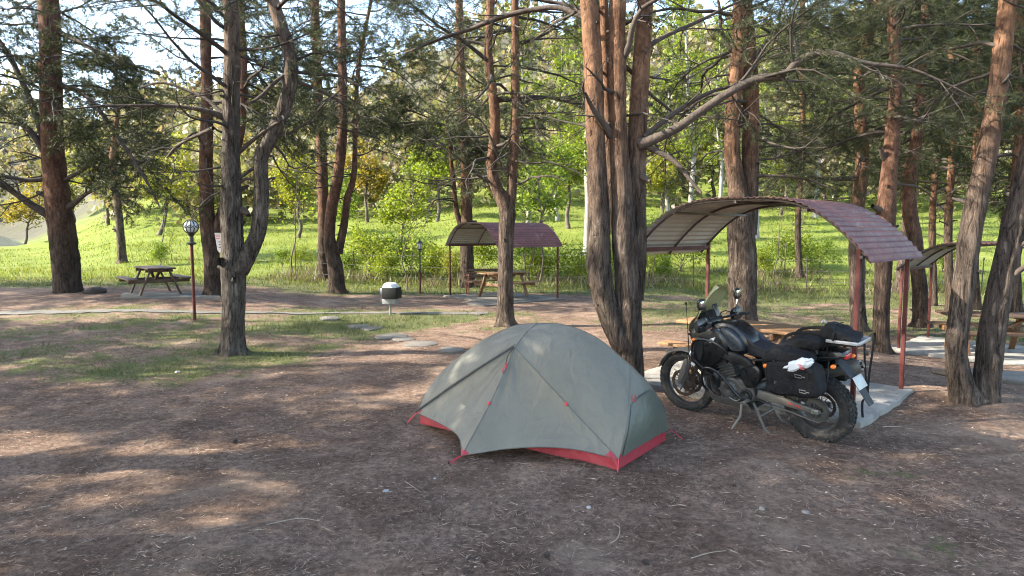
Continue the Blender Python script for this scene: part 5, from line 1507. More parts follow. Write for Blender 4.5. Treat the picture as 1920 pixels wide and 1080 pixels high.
t = NT('windscreen'); t.color((0.36, 0.35, 0.2)); t.set(Roughness=0.15, Alpha=1.0)
t.b.inputs['Transmission Weight'].default_value = 0.45; t.b.inputs['IOR'].default_value = 1.25; M['windscreen'] = t.m

def crumple(mb, amp, f=6.0, seed=0.0):
    out = []
    for v in mb.v:
        p = Vector(v); q = p * f + Vector((seed, seed * .7, 0))
        out.append(tuple(p + amp * (noise.noise_vector(q) + .5 * noise.noise_vector(q * 2.3))))
    mb.v = out
    return mb
def bike():
    RX = math.radians(-6)
    root = thing('motorcycle', 'black loaded adventure motorcycle with soft panniers parked beside the near shelter pad', 'motorcycle', (2.53, 6.97, gz1(2.53, 6.97)), math.atan2(1.12, -1.0), None, RX)
    XF, ZF, XR, ZR = 0.75, 0.345, -0.75, 0.335
    mir = (1, -1)
    def wheel(x, z, R, sec, name, discs, wide):
        w2 = sec / 2
        prof = [(R - sec * .92, -w2 * .55), (R - sec * .6, -w2 * .95), (R - sec * .3, -w2), (R - sec * .1, -w2 * .8), (R - .012, -w2 * .4), (R - .008, 0), (R - .012, w2 * .4), (R - sec * .1, w2 * .8), (R - sec * .3, w2), (R - sec * .6, w2 * .95), (R - sec * .92, w2 * .55), (R - sec * .92, -w2 * .55)]
        o = MB().lathe(prof, (0, 0, 0), 'y', 64).build(name, M['tyre'], root, 40)
        o.location = (x, 0, z)
        kb = MB(); nk = 44
        for i in range(nk):
            for row, (yy, rr, tilt) in enumerate(((-.82, R - sec * .12, -.75), (-.36, R - .006, -.15), (.36, R - .006, .15), (.82, R - sec * .12, .75))):
                a = 2 * math.pi * (i + (.5 if row in (1, 3) else 0)) / nk
                c = Vector((math.cos(a) * rr, yy * w2, math.sin(a) * rr))
                Rm = Matrix.Rotation(-a, 3, 'Y') @ Matrix.Rotation(tilt * .9, 3, 'Z')
                kb.box(c, (.02, w2 * .42, .026 * R / .345), Rm)
        kb.build('tread', M['tyre'], o, None)
        rr = R - sec * .9
        MB().lathe([(rr + .012, -w2 * .62), (rr - .006, -w2 * .6), (rr - .016, -w2 * .3), (rr - .018, 0), (rr - .016, w2 * .3), (rr - .006, w2 * .6), (rr + .012, w2 * .62), (rr, 0), (rr + .012, -w2 * .62)], axis='y', n=64).build('rim', M['rim_black'], o, 40)
        hw = .065 if wide else .05
        MB().lathe([(0, -hw), (.028, -hw), (.03, -hw * .8), (.055, -hw * .78), (.055, -hw * .6), (.034, -hw * .4), (.034, hw * .4), (.055, hw * .6), (.055, hw * .78), (.03, hw * .8), (.028, hw), (0, hw)], axis='y', n=24).build('hub', M['engine_grey'], o, 40)
        sp = MB()
        for i in range(36):
            s = -1 if i % 2 else 1; a = 2 * math.pi * i / 36; b = a + (.42 if (i // 2) % 2 else -.42)
            sp.tube([(.052 * math.cos(b), s * hw * .68, .052 * math.sin(b)), ((rr - .01) * math.cos(a), s * w2 * .15, (rr - .01) * math.sin(a))], .0019, 4)
        sp.build('spokes', M['engine_grey'], o)
        for (yy, dr) in discs:
            d = MB(); n = 48
            for i in range(n):
                a0, a1 = 2 * math.pi * i / n, 2 * math.pi * (i + 1) / n
                rw = dr * (1 + .02 * math.sin(a0 * 10)); rw1 = dr * (1 + .02 * math.sin(a1 * 10))
                P = []
                for y_ in (yy - .003, yy + .003):
                    P += [(dr * .76 * math.cos(a0), y_, dr * .76 * math.sin(a0)), (rw * math.cos(a0), y_, rw * math.sin(a0)), (rw1 * math.cos(a1), y_, rw1 * math.sin(a1)), (dr * .76 * math.cos(a1), y_, dr * .76 * math.sin(a1))]
                d.add(P, [(0, 1, 2, 3), (7, 6, 5, 4), (1, 5, 6, 2), (0, 3, 7, 4)])
            for i in range(10):
                a = 2 * math.pi * i / 10
                d.beam((.055 * math.cos(a), yy, .055 * math.sin(a)), (dr * .79 * math.cos(a + .2), yy, dr * .79 * math.sin(a + .2)), .005, .014, up=(0, 1, 0))
            d.build('brake_disc', M['rusty_metal'], o, 40)
        return o
    wheel(XF, ZF, .345, .095, 'front_wheel', [(.07, .155), (-.07, .155)], False)
    rw = wheel(XR, ZR, .335, .14, 'rear_wheel', [(-.085, .125)], True)
    d = MB(); n = 42
    for i in range(n):
        a = 2 * math.pi * i / n; d.box((.115 * math.cos(a), .078, .115 * math.sin(a)), (.014, .006, .009), Matrix.Rotation(-a, 3, 'Y'))
    d.lathe([(.07, .075), (.112, .075), (.112, .081), (.07, .081), (.07, .075)], axis='y', n=40)
    for i in range(5): a = 2 * math.pi * i / 5; d.beam((.03 * math.cos(a), .078, .03 * math.sin(a)), (.08 * math.cos(a), .078, .08 * math.sin(a)), .006, .03, up=(0, 1, 0))
    d.build('sprocket', M['engine_grey'], rw, 40)
    # chain
    ch = []
    for q in np.linspace(-math.pi / 2 - 1.45, -math.pi / 2 + 1.45 - math.pi * 0, 2): pass
    cpts = [(XR + .12 * math.cos(a), .078, ZR + .12 * math.sin(a)) for a in np.linspace(math.pi * .53, math.pi * 1.47, 16)] + [(-.1, .078, .335), (-.06, .078, .345), (-.045, .078, .38), (-.06, .078, .415), (-.1, .078, .425)]
    MB().tube(cpts, .008, 5, closed=True, flat=1.3).build('chain', M['engine_grey'], root)
    # fork
    for s in mir:
        y = s * .098
        MB().tube([(XF + .005, y, ZF - .03), (XF - .02, y, ZF + .06), (XF - .135, y, ZF + .33)], [.026, .031, .031], 12).build('fork_leg', M['alloy_dirty'], root)
        MB().tube([(XF - .13, y, ZF + .31), (.385, y, 1.07)], .0235, 12).build('fork_tube', M['bike_matte'], root)
        MB().puff([(XF + .025, ZF + .0), (XF + .028, ZF + .07), (XF - .05, ZF + .27), (XF - .085, ZF + .32), (XF - .105, ZF + .26), (XF - .03, ZF + .05)], s * .13, .012, n=20).build('fork_guard', M['alloy_dirty'], root)
        MB().box((XF - .075, s * .08, ZF + .0), (.06, .045, .10), Matrix.Rotation(.4, 3, 'Y'), bev=.008).build('brake_caliper', M['rusty_metal'], root)
    MB().tube([(XF, -.125, ZF), (XF, .125, ZF)], .012, 10).build('axle', M['alloy'], root)
    for z, x in ((.96, .43), (1.06, .388)): MB().box((x, 0, z), (.075, .25, .03), Matrix.Rotation(-.44, 3, 'Y'), bev=.006).build('fork_clamp', M['engine_grey'], root)
    # front mudguard: curved shell above the tyre
    mb = MB(); V = []; na, ny_ = 22, 7
    for i in range(na):
        a = math.radians(20 + 112 * i / (na - 1)); rr_ = .378 + .02 * math.sin(math.pi * i / (na - 1)) + (.03 * max(0, .25 - i / (na - 1)))
        wv = .075 * (0.55 + .45 * math.sin(math.pi * min(1, .18 + i / (na - 1) * .8)))
        for j in range(ny_):
            f = -1 + 2 * j / (ny_ - 1); V.append((XF + (rr_ - .022 * f * f) * math.cos(a), f * wv, ZF + (rr_ - .022 * f * f) * math.sin(a)))
    k0 = len(V); V += [tuple(np.array(v) - np.array((.004, 0, .004))) for v in V]
    F = [(i * ny_ + j, (i + 1) * ny_ + j, (i + 1) * ny_ + j + 1, i * ny_ + j + 1) for i in range(na - 1) for j in range(ny_ - 1)]
    F += [tuple(k0 + q for q in f[::-1]) for f in F]
    rim_ = [i * ny_ for i in range(na)] + [(na - 1) * ny_ + j for j in range(1, ny_)] + [i * ny_ + ny_ - 1 for i in range(na - 2, -1, -1)] + [j for j in range(ny_ - 2, 0, -1)]
    F += [(rim_[i], rim_[(i + 1) % len(rim_)], k0 + rim_[(i + 1) % len(rim_)], k0 + rim_[i]) for i in range(len(rim_))]
    mb.add(V, F).build('front_mudguard', M['alloy_dirty'], root, 50)
    MB().box((XF - .15, .112, ZF + .26), (.075, .006, .03), Matrix.Rotation(-.5, 3, 'Y')).build('reflective_sticker', M['lens'], root)
    # nose fairing, headlamps, screen
    MB().puff([(.60, .93), (.655, .97), (.63, 1.06), (.53, 1.15), (.42, 1.17), (.34, 1.08), (.40, .93), (.50, .86)], 0, .155, yfun=lambda x, z: 1.1 - .9 * max(0, x - .42) ** 1 * 2).build('nose_fairing', M['bike_black'], root)
    for s in mir: MB().ball((.615, s * .06, 1.0), .045, 14, 8, sc=(.45, 1.1, .8)).build('headlamp', M['lens'], root)
    MB().puff([(.66, .915), (.69, .93), (.60, .90), (.50, .84), (.53, .82), (.61, .865)], 0, .07, n=18).build('beak', M['bike_matte'], root)
    mb = MB(); V = []; nu, nv = 12, 11
    for i in range(nu):
        f = i / (nu - 1); wid = .185 * (1 - .05 * f) * (1 if f < .7 else 1 - .75 * ((f - .7) / .3) ** 2.2)
        for j in range(nv):
            g = -1 + 2 * j / (nv - 1)
            V.append((g and .585 - .235 * f - .075 * g * g or .585 - .235 * f, g * wid, 1.09 + .40 * f - .012 * g * g))
    k0 = len(V); V += [(x - .004, y, z - .002) for x, y, z in V]
    F = [(i * nv + j, (i + 1) * nv + j, (i + 1) * nv + j + 1, i * nv + j + 1) for i in range(nu - 1) for j in range(nv - 1)]
    F += [tuple(k0 + q for q in f[::-1]) for f in F]
    rim_ = [i * nv for i in range(nu)] + [(nu - 1) * nv + j for j in range(1, nv)] + [i * nv + nv - 1 for i in range(nu - 2, -1, -1)] + [j for j in range(nv - 2, 0, -1)]
    F += [(rim_[i], rim_[(i + 1) % len(rim_)], k0 + rim_[(i + 1) % len(rim_)], k0 + rim_[i]) for i in range(len(rim_))]
    mb.add(V, F); ws = mb.build('windscreen', M['windscreen'], root, 60, label='tall yellow-tinted windscreen')
    # dark lower decal with flame tips on the screen
    mb = MB()
    for (j0, j1, f1) in ((0, 2, .42), (2, 3, .24), (3, 5, .5), (5, 6, .26), (6, 8, .46), (8, 10, .3)):
        P = []
        for g_, f_ in ((j0, 0), (j1, 0), (j1, f1 * .7), ((j0 + j1) / 2 + .4, f1), (j0, f1 * .55)):
            g = -1 + 2 * g_ / 10; P.append((.585 - .235 * f_ - .075 * g * g + .004, g * .182, 1.09 + .40 * f_ - .012 * g * g + .002))
        mb.add(P, [(0, 1, 2, 3, 4)])
    mb.build('decal', M['bike_black'], ws, None)
    MB().box((.40, 0, 1.16), (.05, .22, .10), Matrix.Rotation(.5, 3, 'Y'), bev=.01).build('dash', M['bike_matte'], root)
    MB().box((.33, .03, 1.22), (.015, .075, .14), Matrix.Rotation(.35, 3, 'Y'), bev=.005).build('phone_mount', M['bike_black'], root)
    # side cowls, tank
    for s in mir:
        MB().puff([(.56, .97), (.50, 1.04), (.34, 1.07), (.18, 1.03), (.10, .90), (.16, .76), (.30, .63), (.42, .60), (.50, .70), (.53, .85)], s * .155, .07, yfun=lambda x, z: 1.0 - .5 * abs(x - .32)).build('side_cowl', M['bike_black'], root)
        MB().puff([(.50, .88), (.44, .96), (.38, .90), (.40, .72), (.46, .70)], s * .225, .012, n=18).build('radiator_guard', M['bike_matte'], root)
        MB().puff([(.21, 1.055), (.10, 1.06), (-.02, .97), (-.06, .86), (.06, .84), (.14, .92)], s * .155, .045, n=22).build('tank_panel', M['tank_grey'], root)
        MB().tube(crom([(.22, s * .185, 1.045), (.10, s * .19, 1.04), (.0, s * .185, .965), (-.04, s * .18, .88)], 12), .007, 6).build('tank_trim', M['tank_silver'], root)
        MB().puff([(.30, .80), (.12, .83), (-.10, .78), (-.16, .70), (-.02, .70), (.16, .74)], s * .17, .03, n=20).build('lower_cowl', M['bike_matte'], root)
        MB().puff([(-.02, .68), (-.10, .72), (-.22, .68), (-.20, .52), (-.08, .46), (-.02, .55)], s * .145, .028, n=20).build('side_panel', M['bike_black'], root)
    MB().puff([(.36, 1.03), (.26, 1.11), (.10, 1.11), (-.03, 1.03), (-.12, .90), (-.06, .80), (.20, .78), (.34, .88)], 0, .145).build('tank', M['bike_black'], root)
    MB().lathe([(.0, 1.118), (.04, 1.118), (.045, 1.112), (.045, 1.10)], (.16, 0, 0), n=20).build('fuel_cap', M['alloy'], root)
    # winged emblem on the left and right cowl
    for s in mir:
        mb = MB(); yy = s * .2275
        for q in range(4): mb.add([(.30 - .006 * q, yy, .945 - .011 * q), (.235 + .010 * q, yy, .972 - .014 * q), (.225 + .010 * q, yy, .966 - .014 * q), (.296 - .006 * q, yy, .937 - .011 * q)], [(0, 1, 2, 3)])
        mb.add([(.30, yy, .945), (.312, yy, .93), (.30, yy, .90), (.285, yy, .905)], [(0, 1, 2, 3)])
        mb.build('wing_emblem', M['lens'], root, None)
    # seat
    MB().puff([(-.02, 1.0), (-.10, .93), (-.22, .885), (-.36, .885), (-.42, .93), (-.70, .955), (-.80, .945), (-.78, .89), (-.55, .83), (-.30, .79), (-.10, .79), (-.02, .86)], 0, .135, n=40).build('seat', M['seat_vinyl'], root)
    for s in mir: MB().tube(crom([(-.03, s * .12, .985), (-.11, s * .132, .918), (-.22, s * .137, .875), (-.36, s * .137, .872)], 14), .006, 5).build('seat_piping', M['bike_matte'], root)
    # tail
    MB().puff([(-.60, .90), (-.86, .96), (-1.0, .95), (-1.02, .90), (-.85, .84), (-.6, .80)], 0, .10, n=22).build('tail_cowl', M['bike_black'], root)
    MB().box((-1.015, 0, .90), (.04, .13, .05), bev=.012).build('tail_lamp', M['tail_red'], root)
    mb = MB(); mb.add([(-.93, -.08, .86), (-.93, .08, .86), (-1.08, .075, .70), (-1.08, -.075, .70), (-1.22, .06, .47), (-1.22, -.06, .47)], [(0, 1, 2, 3), (3, 2, 4, 5)]); V0 = list(mb.v)
    mb.add([(x - .008, y, z - .008) for x, y, z in V0], [(3, 2, 1, 0), (5, 4, 2, 3)]); mb.add([V0[1], V0[2], V0[4], (V0[4][0] - .008, V0[4][1], V0[4][2] - .008), (V0[2][0] - .008, V0[2][1], V0[2][2] - .008), (V0[1][0] - .008, V0[1][1], V0[1][2] - .008)], [(0, 1, 4, 5), (1, 2, 3, 4)])
    mb.build('rear_mudguard', M['bike_matte'], root, None)
    MB().box((-1.125, .0, .665), (.008, .19, .125), Matrix.Rotation(.5, 3, 'Y'), bev=.003).build('number_plate', M['plate_white'], root)
    for s in mir:
        MB().tube([(-.95, s * .06, .84), (-.97, s * .19, .84)], .008, 6).build('indicator_stalk', M['bike_matte'], root)
        MB().ball((-.975, s * .22, .84), .03, 10, 7, sc=(.8, 1.2, .7)).build('indicator', M['amber'], root)
        MB().ball((-.30, s * .185, .735), .026, 10, 7, sc=(1.1, .7, .8)).build('side_reflector', M['amber'], root)
        MB().ball((.46, s * .27, .93), .026, 10, 7, sc=(.8, 1.2, .7)).build('indicator', M['amber'], root)
    # engine
    e = MB()
    e.lathe([(0, -.17), (.12, -.17), (.135, -.15), (.135, .15), (.12, .17), (0, .17)], (.10, 0, .40), 'y', 28)
    e.lathe([(0, -.16), (.10, -.16), (.115, -.14), (.115, .14), (.10, .16), (0, .16)], (-.06, 0, .40), 'y', 28)
    e.box((.02, 0, .43), (.26, .29, .20), bev=.03); e.build('crankcase', M['engine_grey'], root)
    MB().lathe([(0, .171), (.05, .195), (.085, .19), (.10, .175), (.10, .16)], (.13, 0, .40), 'y', 24).build('stator_cover', M['engine_grey'], root)
    mb = MB()
    for i in range(8): a = 2 * math.pi * i / 8; mb.tube([(.13 + .105 * math.cos(a), .165, .40 + .105 * math.sin(a)), (.13 + .105 * math.cos(a), .18, .40 + .105 * math.sin(a))], .009, 6)
    mb.build('cover_bolts', M['alloy'], root)
    MB().lathe([(0, .15), (.05, .178), (.065, .17), (.07, .15)], (-.07, 0, .38), 'y', 20).build('sprocket_cover', M['bike_matte'], root)
    mb = MB()
    for i in range(7):
        c = Vector((.15, 0, .53)) + Vector((.35, 0, .94)).normalized() * .03 * i
        mb.box(c, (.21, .27, .013), Matrix.Rotation(.36, 3, 'Y'), bev=.003)
    mb.box((.19, 0, .63), (.17, .23, .22), Matrix.Rotation(.36, 3, 'Y'), bev=.01)
    mb.build('cylinders', M['engine_grey'], root)
    MB().box((.245, 0, .765), (.2, .28, .09), Matrix.Rotation(.36, 3, 'Y'), bev=.02).build('cam_cover', M['bike_matte'], root)
    MB().box((.36, 0, .70), (.05, .34, .30), Matrix.Rotation(.3, 3, 'Y'), bev=.01).build('radiator', M['bike_matte'], root)
    for s in mir:
        MB().tube(crom([(.26, s * .10, .68), (.36, s * .11, .58), (.38, s * .10, .42), (.30, s * .08, .30), (.05, s * -.04 - .05, .27), (-.2, -.12, .32)], 24), .021, 8).build('exhaust_header', M['rusty_metal'], root)
    MB().tube(crom([(-.2, -.12, .32), (-.32, -.16, .42), (-.45, -.19, .52)], 10), .026, 8).build('exhaust_pipe', M['rusty_metal'], root)
    MB().tube([(-.45, -.2, .52), (-.50, -.205, .545), (-1.0, -.25, .735), (-1.04, -.253, .75)], [.045, .068, .068, .05], 14).build('muffler', M['alloy_dirty'], root)
    MB().tube([(-1.03, -.252, .746), (-1.06, -.255, .757)], [.035, .03], 12).build('muffler_tip', M['bike_black'], root)
    mb = MB(); mb.add([(.46, -.12, .47), (.46, .12, .47), (.38, .15, .30), (.38, -.15, .30), (.30, .16, .235), (.30, -.16, .235), (-.12, .15, .215), (-.12, -.15, .215), (.38, .19, .40), (.38, -.19, .40), (.28, .20, .33), (.28, -.20, .33), (-.10, .19, .29), (-.10, -.19, .29)],
                      [(0, 1, 2, 3), (3, 2, 4, 5), (5, 4, 6, 7), (1, 8, 2), (2, 8, 10, 4), (4, 10, 12, 6), (0, 3, 9), (3, 5, 11, 9), (5, 7, 13, 11)])
    sk = mb.mesh('skid_plate', None); o = obj('skid_plate', sk, root, M['alloy_dirty']); mo = o.modifiers.new('thick', 'SOLIDIFY'); mo.thickness = .005
    # frame
    for s in mir:
        MB().tube(crom([(.42, s * .03, .98), (.40, s * .09, .80), (.40, s * .12, .50), (.33, s * .12, .285), (.0, s * .12, .265), (-.14, s * .13, .36)], 26), .018, 8).build('frame_tube', M['bike_matte'], root)
        MB().tube(crom([(.40, s * .04, 1.0), (.15, s * .12, .80), (-.08, s * .14, .68), (-.16, s * .14, .45), (-.14, s * .13, .36)], 22), .02, 8).build('frame_tube', M['bike_matte'], root)
        MB().tube(crom([(-.08, s * .12, .74), (-.5, s * .11, .82), (-.98, s * .09, .90)], 14), .013, 8).build('subframe_tube', M['bike_matte'], root)
        MB().tube(crom([(-.14, s * .13, .5), (-.5, s * .12, .72), (-.8, s * .1, .86)], 14), .012, 8).build('subframe_tube', M['bike_matte'], root)
        # crash bars
        MB().tube(crom([(.36, s * .12, .52), (.46, s * .20, .60), (.50, s * .255, .80), (.44, s * .27, .93), (.26, s * .25, .93), (.12, s * .20, .82), (.14, s * .16, .70)], 36), .0135, 8).build('crash_bar', M['bike_black'], root)
        MB().tube(crom([(.33, s * .13, .32), (.40, s * .22, .42), (.36, s * .26, .62), (.20, s * .25, .60), (.02, s * .22, .40), (-.06, s * .16, .30)], 32), .0135, 8).build('crash_bar', M['bike_black'], root)
        MB().tube([(.36, s * .262, .62), (.47, s * .258, .70)], .012, 8).build('crash_bar', M['bike_black'], root)
        MB().ball((.515, s * .235, .76), .035, 14, 8, sc=(.8, 1, 1)).build('fog_lamp', M['lens'], root)
        MB().tube([(.475, s * .235, .76), (.51, s * .235, .76)], .038, 14).build('fog_lamp_shell', M['bike_matte'], root)
        # foot pegs, swing arm
        MB().beam((-.10, s * .16, .335), (-.10, s * .27, .335), .03, .022, bev=.003).build('foot_peg', M['alloy'], root)
        MB().puff([(-.10, .43), (-.22, .445), (-.55, .395), (-.80, .355), (-.82, .325), (-.74, .31), (-.5, .33), (-.15, .36)], s * .115, .02, n=30).build('swing_arm', M['alloy_dirty'], root)
        MB().box((-.765, s * .138, .337), (.07, .012, .05), bev=.006).build('axle_plate', M['alloy'], root)
    MB().tube([(XR, -.16, ZR), (XR, .16, ZR)], .013, 10).build('axle', M['alloy'], root)
    mb = MB()
    for i, w in enumerate((.014, .02, .012, .02, .016, .014)): mb.box((-.50 - .027 * i, .1365, .374 - .005 * i), (w, .002, .020), Matrix.Rotation(.35, 3, 'Y'))
    mb.build('arm_lettering', M['print_red'], root, None)
    MB().puff([(-.30, .45), (-.55, .455), (-.66, .50), (-.62, .47), (-.5, .44)], .09, .025, n=16).build('chain_guard', M['bike_matte'], root)
    MB().puff([(-.42, .55), (-.62, .70), (-.80, .70), (-.72, .69), (-.60, .66), (-.46, .52)], 0, .06, n=16).build('hugger', M['bike_matte'], root)
    MB().tube([(-.26, 0, .42), (-.20, 0, .74)], .035, 10).build('shock', M['alloy'], root)
    MB().tube(crom([(-.02, .17, .34), (.02, .2, .31), (.10, .21, .335)], 8), .007, 6).build('gear_lever', M['alloy'], root)
    # stands
    MB().tube([(-.02, .16, .30), (-.04, .24, .17), (.02, .33, .02)], [.016, .014, .013], 8).build('side_stand', M['alloy_dirty'], root)
    MB().box((.03, .335, .022), (.09, .05, .012), Matrix.Rotation(math.radians(6), 3, 'X'), bev=.003).build('stand_foot', M['alloy_dirty'], root)
    mb = MB()
    for s in mir: mb.tube([(-.13, s * .13, .30), (-.22, s * .15, .14), (-.27, s * .17, .055), (-.33, s * .18, .035)], [.014, .014, .013, .012], 8)
    mb.tube([(-.2, -.15, .17), (-.2, .15, .17)], .012, 8); mb.build('centre_stand', M['alloy_dirty'], root)
    # bars
    bar = crom([(.20, -.43, 1.115), (.26, -.27, 1.12), (.36, -.12, 1.10), (.36, .12, 1.10), (.26, .27, 1.12), (.20, .43, 1.115)], 32)
    MB().tube(bar, .0125, 10).build('handlebar', M['bike_matte'], root)
    for s in mir:
        MB().tube([(.245, s * .31, 1.12), (.20, s * .43, 1.115)], .018, 10).build('grip', M['bike_matte'], root)
        MB().puff([(.33, 1.06), (.345, 1.14), (.31, 1.19), (.285, 1.12), (.29, 1.05)], s * .35, .095, n=18).build('hand_guard', M['bike_black'], root)
        MB().box((.27, s * .27, 1.125), (.05, .055, .045), bev=.008).build('switch_gear', M['bike_black'], root)
        MB().tube([(.30, s * .25, 1.12), (.285, s * .42, 1.105)], .006, 6).build('lever', M['alloy'], root)
        MB().tube(crom([(.27, s * .25, 1.13), (.27, s * .29, 1.23), (.29, s * .34, 1.32)], 8), .0065, 6).build('mirror_stem', M['bike_black'], root)
        MB().puff([(.275, 1.29), (.28, 1.37), (.30, 1.40), (.32, 1.37), (.315, 1.29)], s * .355, .065, n=18, rows=((-1, .6), (-.8, .9), (0, 1), (.8, .9), (1, .6))).build('mirror', M['bike_black'], root)
        MB().box((.277, s * .355, 1.34), (.004, .10, .075), bev=.001).build('mirror_glass', M['mirror'], root)
    MB().tube(crom([(.50, .17, 1.08), (.46, .20, 1.13), (.42, .195, 1.10), (.45, .20, 1.05), (.50, .19, 1.02), (.38, .21, 1.035), (.28, .2, 1.06)], 30), .005, 6).build('orange_cable', M['orange_cable'], root)
    MB().tube(crom([(.28, .26, 1.12), (.36, .22, 1.15), (.44, .17, 1.06), (.42, .12, .9)], 16), .006, 6).build('brake_hose', M['bike_matte'], root)
    MB().tube(crom([(.28, -.26, 1.12), (.38, -.22, 1.16), (.46, -.15, 1.05), (.5, -.1, .8), (.68, -.09, .5)], 18), .006, 6).build('brake_hose', M['bike_matte'], root)
    MB().tube([(.60, .16, .66), (.605, .165, 1.0), (.61, .17, 1.28)], [.007, .005, .004], 6).build('aerial', M['bike_black'], root)
    MB().tube([(.61, .17, 1.28), (.61, .17, 1.305)], .011, 8).build('aerial_tip', M['bike_black'], root)
    MB().puff([(.56, 1.02), (.50, 1.10), (.40, 1.13), (.36, 1.06), (.42, .99)], .14, .05, n=18).build('bar_bag', M['bag_black'], root)
    # rear rack
    mb = MB()
    for s in mir: mb.tube(crom([(-.62, s * .10, 1.0), (-.9, s * .11, 1.02), (-1.14, s * .12, 1.03)], 8), .009, 6)
    for x in (-.7, -.84, -.98, -1.1): mb.tube([(x, -.115, 1.013), (x, .115, 1.013)], .008, 6)
    for s in mir: mb.tube([(-.86, s * .10, .90), (-.88, s * .11, 1.02)], .009, 6)
    mb.build('rear_rack', M['bike_black'], root)
    mb = MB(); mb.box((-1.02, .02, 1.05), (.30, .26, .012), bev=.004)
    for s in mir: mb.beam((-.88, s * .13 + .02, 1.06), (-1.17, s * .13 + .02, 1.06), .016, .03, bev=.004)
    mb.beam((-1.17, -.11, 1.06), (-1.17, .15, 1.06), .016, .03, bev=.004); mb.build('rack_plate', M['rack_alloy'], root)
    # pannier rails and panniers
    for s in mir:
        MB().tube(crom([(-.42, s * .15, .83), (-.44, s * .20, .65), (-.55, s * .21, .57), (-.85, s * .21, .58), (-.91, s * .2, .70), (-.9, s * .14, .86)], 28), .008, 6).build('pannier_rail', M['bike_matte'], root)
        ol = [(-.405, .575), (-.415, .80), (-.44, .86), (-.64, .885), (-.86, .86), (-.895, .78), (-.915, .60), (-.85, .56), (-.64, .55), (-.44, .555)]
        pn = crumple(MB().puff(ol, s * .31, .105, n=64, rows=((-1, .5), (-1, .88), (-.9, .97), (-.6, 1), (-.2, 1), (.2, 1), (.6, 1.01), (.85, .97), (1, .86), (1, .6), (1, .3)), yfun=lambda x, z: 1 + .18 * math.sin((z - .47) * 7)), .012, 9, 2).build('pannier', M['bag_black'], root)
        crumple(MB().puff([(-.37, .84), (-.40, .94), (-.52, .985), (-.70, .97), (-.79, .92), (-.78, .86), (-.5, .84)], s * .29, .115, n=44, rows=((-1, .5), (-.96, .75), (-.9, .93), (-.7, 1), (-.4, 1.02), (-.1, 1), (.2, 1.02), (.5, 1), (.75, 1), (.9, .95), (.97, .78), (1, .5))), .026, 8, 5).build('roll_top', M['bag_black'], pn)
        MB().box((-.64, s * .425, .655), (.38, .012, .15), Matrix.Rotation(-.02, 3, 'Y'), bev=.01).build('outer_pocket', M['bag_black'], pn)
        for (x, z) in ((-.75, .765), (-.79, .625)):
            b_ = MB(); yy = s * .437
            b_.tube([(x - .03, yy, z - .014), (x + .03, yy, z - .010), (x + .035, yy, z + .014), (x - .025, yy, z + .012)], .0055, 5, closed=True); b_.tube([(x - .06, yy, z), (x - .03, yy, z)], .006, 5)
            b_.build('buckle', M['alloy'], pn)
        for x in (-.50, -.82): MB().tube(crom([(x, s * .40, .92), (x, s * .428, .80), (x, s * .436, .68), (x - .01, s * .42, .575)], 14), .017, 6, flat=.18).build('pannier_strap', M['strap_black'], pn)
        MB().beam((-.91, s * .36, .62), (-.885, s * .36, .79), .05, .014, up=(1, 0, 0), bev=.003).build('edge_trim', M['engine_grey'], pn)
    # maker's lettering on the near pannier
    cu = bpy.data.curves.new('lettering', 'FONT'); cu.body = 'GIVI'; cu.size = .036; cu.extrude = .0012; cu.shear = .15
    to = bpy.data.objects.new('lettering', cu); COL.objects.link(to)
    bpy.context.view_layer.update()
    me = bpy.data.meshes.new_from_object(to.evaluated_get(bpy.context.evaluated_depsgraph_get())); bpy.data.objects.remove(to)
    o = obj('lettering', me, root, M['plate_white']); o.location = (-.50, .4335, .655); o.rotation_euler = (math.pi / 2, 0, math.pi)
    o['label'] = 'white maker lettering on the left pannier'
    return root
BK = bike()
bpy.context.view_layer.update()
BMW = BK.matrix_world.copy()
def on_bike(p): return BMW @ Vector(p)
def bike_thing(o, label, cat):
    o.matrix_world = BMW
    return tag(o, label, cat)
# luggage strapped on, each a thing of its own
r = empty('roll_bag', (0, 0, 0)); bike_thing(r, 'black roll bag lying across the rear seat of the motorcycle', 'bag')
crumple(MB().puff([(-.46, .965), (-.50, 1.03), (-.62, 1.065), (-.80, 1.08), (-.86, 1.05), (-.82, .985), (-.60, .955)], 0, .25, n=44, rows=((-1, .5), (-.96, .75), (-.9, .93), (-.7, 1), (-.4, 1.02), (-.1, 1), (.2, 1.02), (.5, 1), (.75, 1), (.9, .95), (.97, .78), (1, .5))), .028, 8, 1).build('bag', M['bag_black'], r)
for s in (-.12, .13): MB().tube(crom([(-.45, s, .95), (-.49, s, 1.05), (-.62, s, 1.10), (-.81, s, 1.11), (-.875, s, 1.05), (-.83, s, .97)], 20), .016, 6, flat=.2).build('strap', M['strap_black'], r)
r = empty('tail_bag', (0, 0, 0)); bike_thing(r, 'black tail bag on the white rack plate of the motorcycle', 'bag')
crumple(MB().puff([(-.84, 1.065), (-.82, 1.16), (-.87, 1.20), (-.97, 1.175), (-1.08, 1.13), (-1.13, 1.09), (-1.10, 1.065)], .02, .13, n=44, rows=((-1, .5), (-.96, .75), (-.9, .93), (-.7, 1), (-.4, 1.02), (-.1, 1), (.2, 1.02), (.5, 1), (.75, 1), (.9, .95), (.97, .78), (1, .5))), .03, 8, 3).build('bag', M['bag_black'], r)
MB().tube(crom([(-.85, .05, 1.17), (-.84, .06, 1.215), (-.82, .05, 1.23), (-.81, .07, 1.205)], 10), .012, 6).build('pull_clip', M['alloy'], r)
MB().tube(crom([(-.95, .165, 1.07), (-.95, .165, 1.13), (-.95, .08, 1.20), (-.95, -.06, 1.20)], 14), .012, 6, flat=.2).build('strap', M['strap_black'], r)
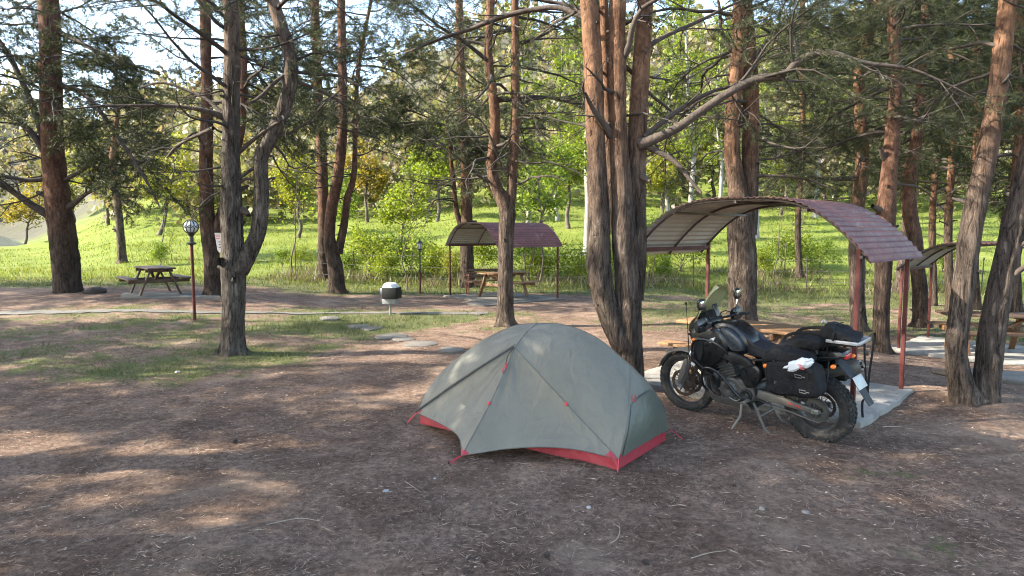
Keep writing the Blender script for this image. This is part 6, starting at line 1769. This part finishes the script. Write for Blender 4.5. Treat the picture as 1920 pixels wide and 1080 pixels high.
# white plastic bag tucked on the pannier
r = empty('plastic_bag', (0, 0, 0)); bike_thing(r, 'crumpled white plastic bag with a red print tucked on the left pannier', 'plastic bag')
mb = MB(); mb.ball((0, 0, 0), 1, 26, 16)
W_ = []
for v in mb.v:
    v = Vector(v); n_ = 1 + .28 * noise.noise(v * 2.1) + .16 * noise.noise(v * 5.3 + Vector((3, 1, 0)))
    x = v.x * .135 * n_; y = v.y * .05 * n_; z = v.z * .058 * n_
    W_.append((-.74 + x, .405 + y, .865 - x * .42 + z))
mb.v = W_; mb.build('bag', M['plastic_white'], r, 30)
mb = MB()
for i in range(3): mb.ball((-.775 - .012 * i, .4585, .885 - .018 * i), .016, 8, 6, sc=(1.3, .35, .35))
mb.build('print', M['print_red'], r, 40)
# dangling luggage strap behind the bike
a = np.array(on_bike((-1.16, .12, 1.03)))
top = at(1634, 622, 6.55)
r = thing('luggage_strap', 'long black luggage strap dangling from the motorcycle rack to the ground', 'strap', tuple(top))
def sp(q, Yy): return at(q[0], q[1], Yy) - top
def ribbon(pts, w, nm):
    P = crom(pts, 26); mb = MB(); V = []
    for p_ in P: V += [(p_[0] - w / 2, p_[1], p_[2]), (p_[0] + w / 2, p_[1] + .004, p_[2])]
    k0 = len(V); V += [(x, y + .003, z) for x, y, z in V]
    F = [(2 * i, 2 * i + 1, 2 * i + 3, 2 * i + 2) for i in range(25)]; F += [tuple(k0 + q for q in f[::-1]) for f in F]
    F += [(2 * i, 2 * i + 2, k0 + 2 * i + 2, k0 + 2 * i) for i in range(25)] + [(2 * i + 1, k0 + 2 * i + 1, k0 + 2 * i + 3, 2 * i + 3) for i in range(25)]
    mb.add(V, F).build(nm, M['strap_black'], r, 40)
ribbon([a - top, sp((1620, 632), 6.5), sp((1622, 680), 6.5), sp((1626, 745), 6.5)], .022, 'tail')
ribbon([a - top + np.array((.02, .02, .0)), sp((1640, 624), 6.55), sp((1636, 660), 6.55), sp((1629, 712), 6.52), sp((1627, 748), 6.5)], .024, 'tail')
ribbon([sp((1627, 745), 6.5), sp((1618, 752), 6.48), sp((1617, 770), 6.47), sp((1618, 783), 6.46)], .026, 'end')
ribbon([sp((1626, 746), 6.5), sp((1634, 750), 6.47), sp((1642, 751), 6.44)], .02, 'end')
MB().box(sp((1625, 662), 6.49), (.035, .012, .05), bev=.003).build('buckle', M['iron_black'], r)
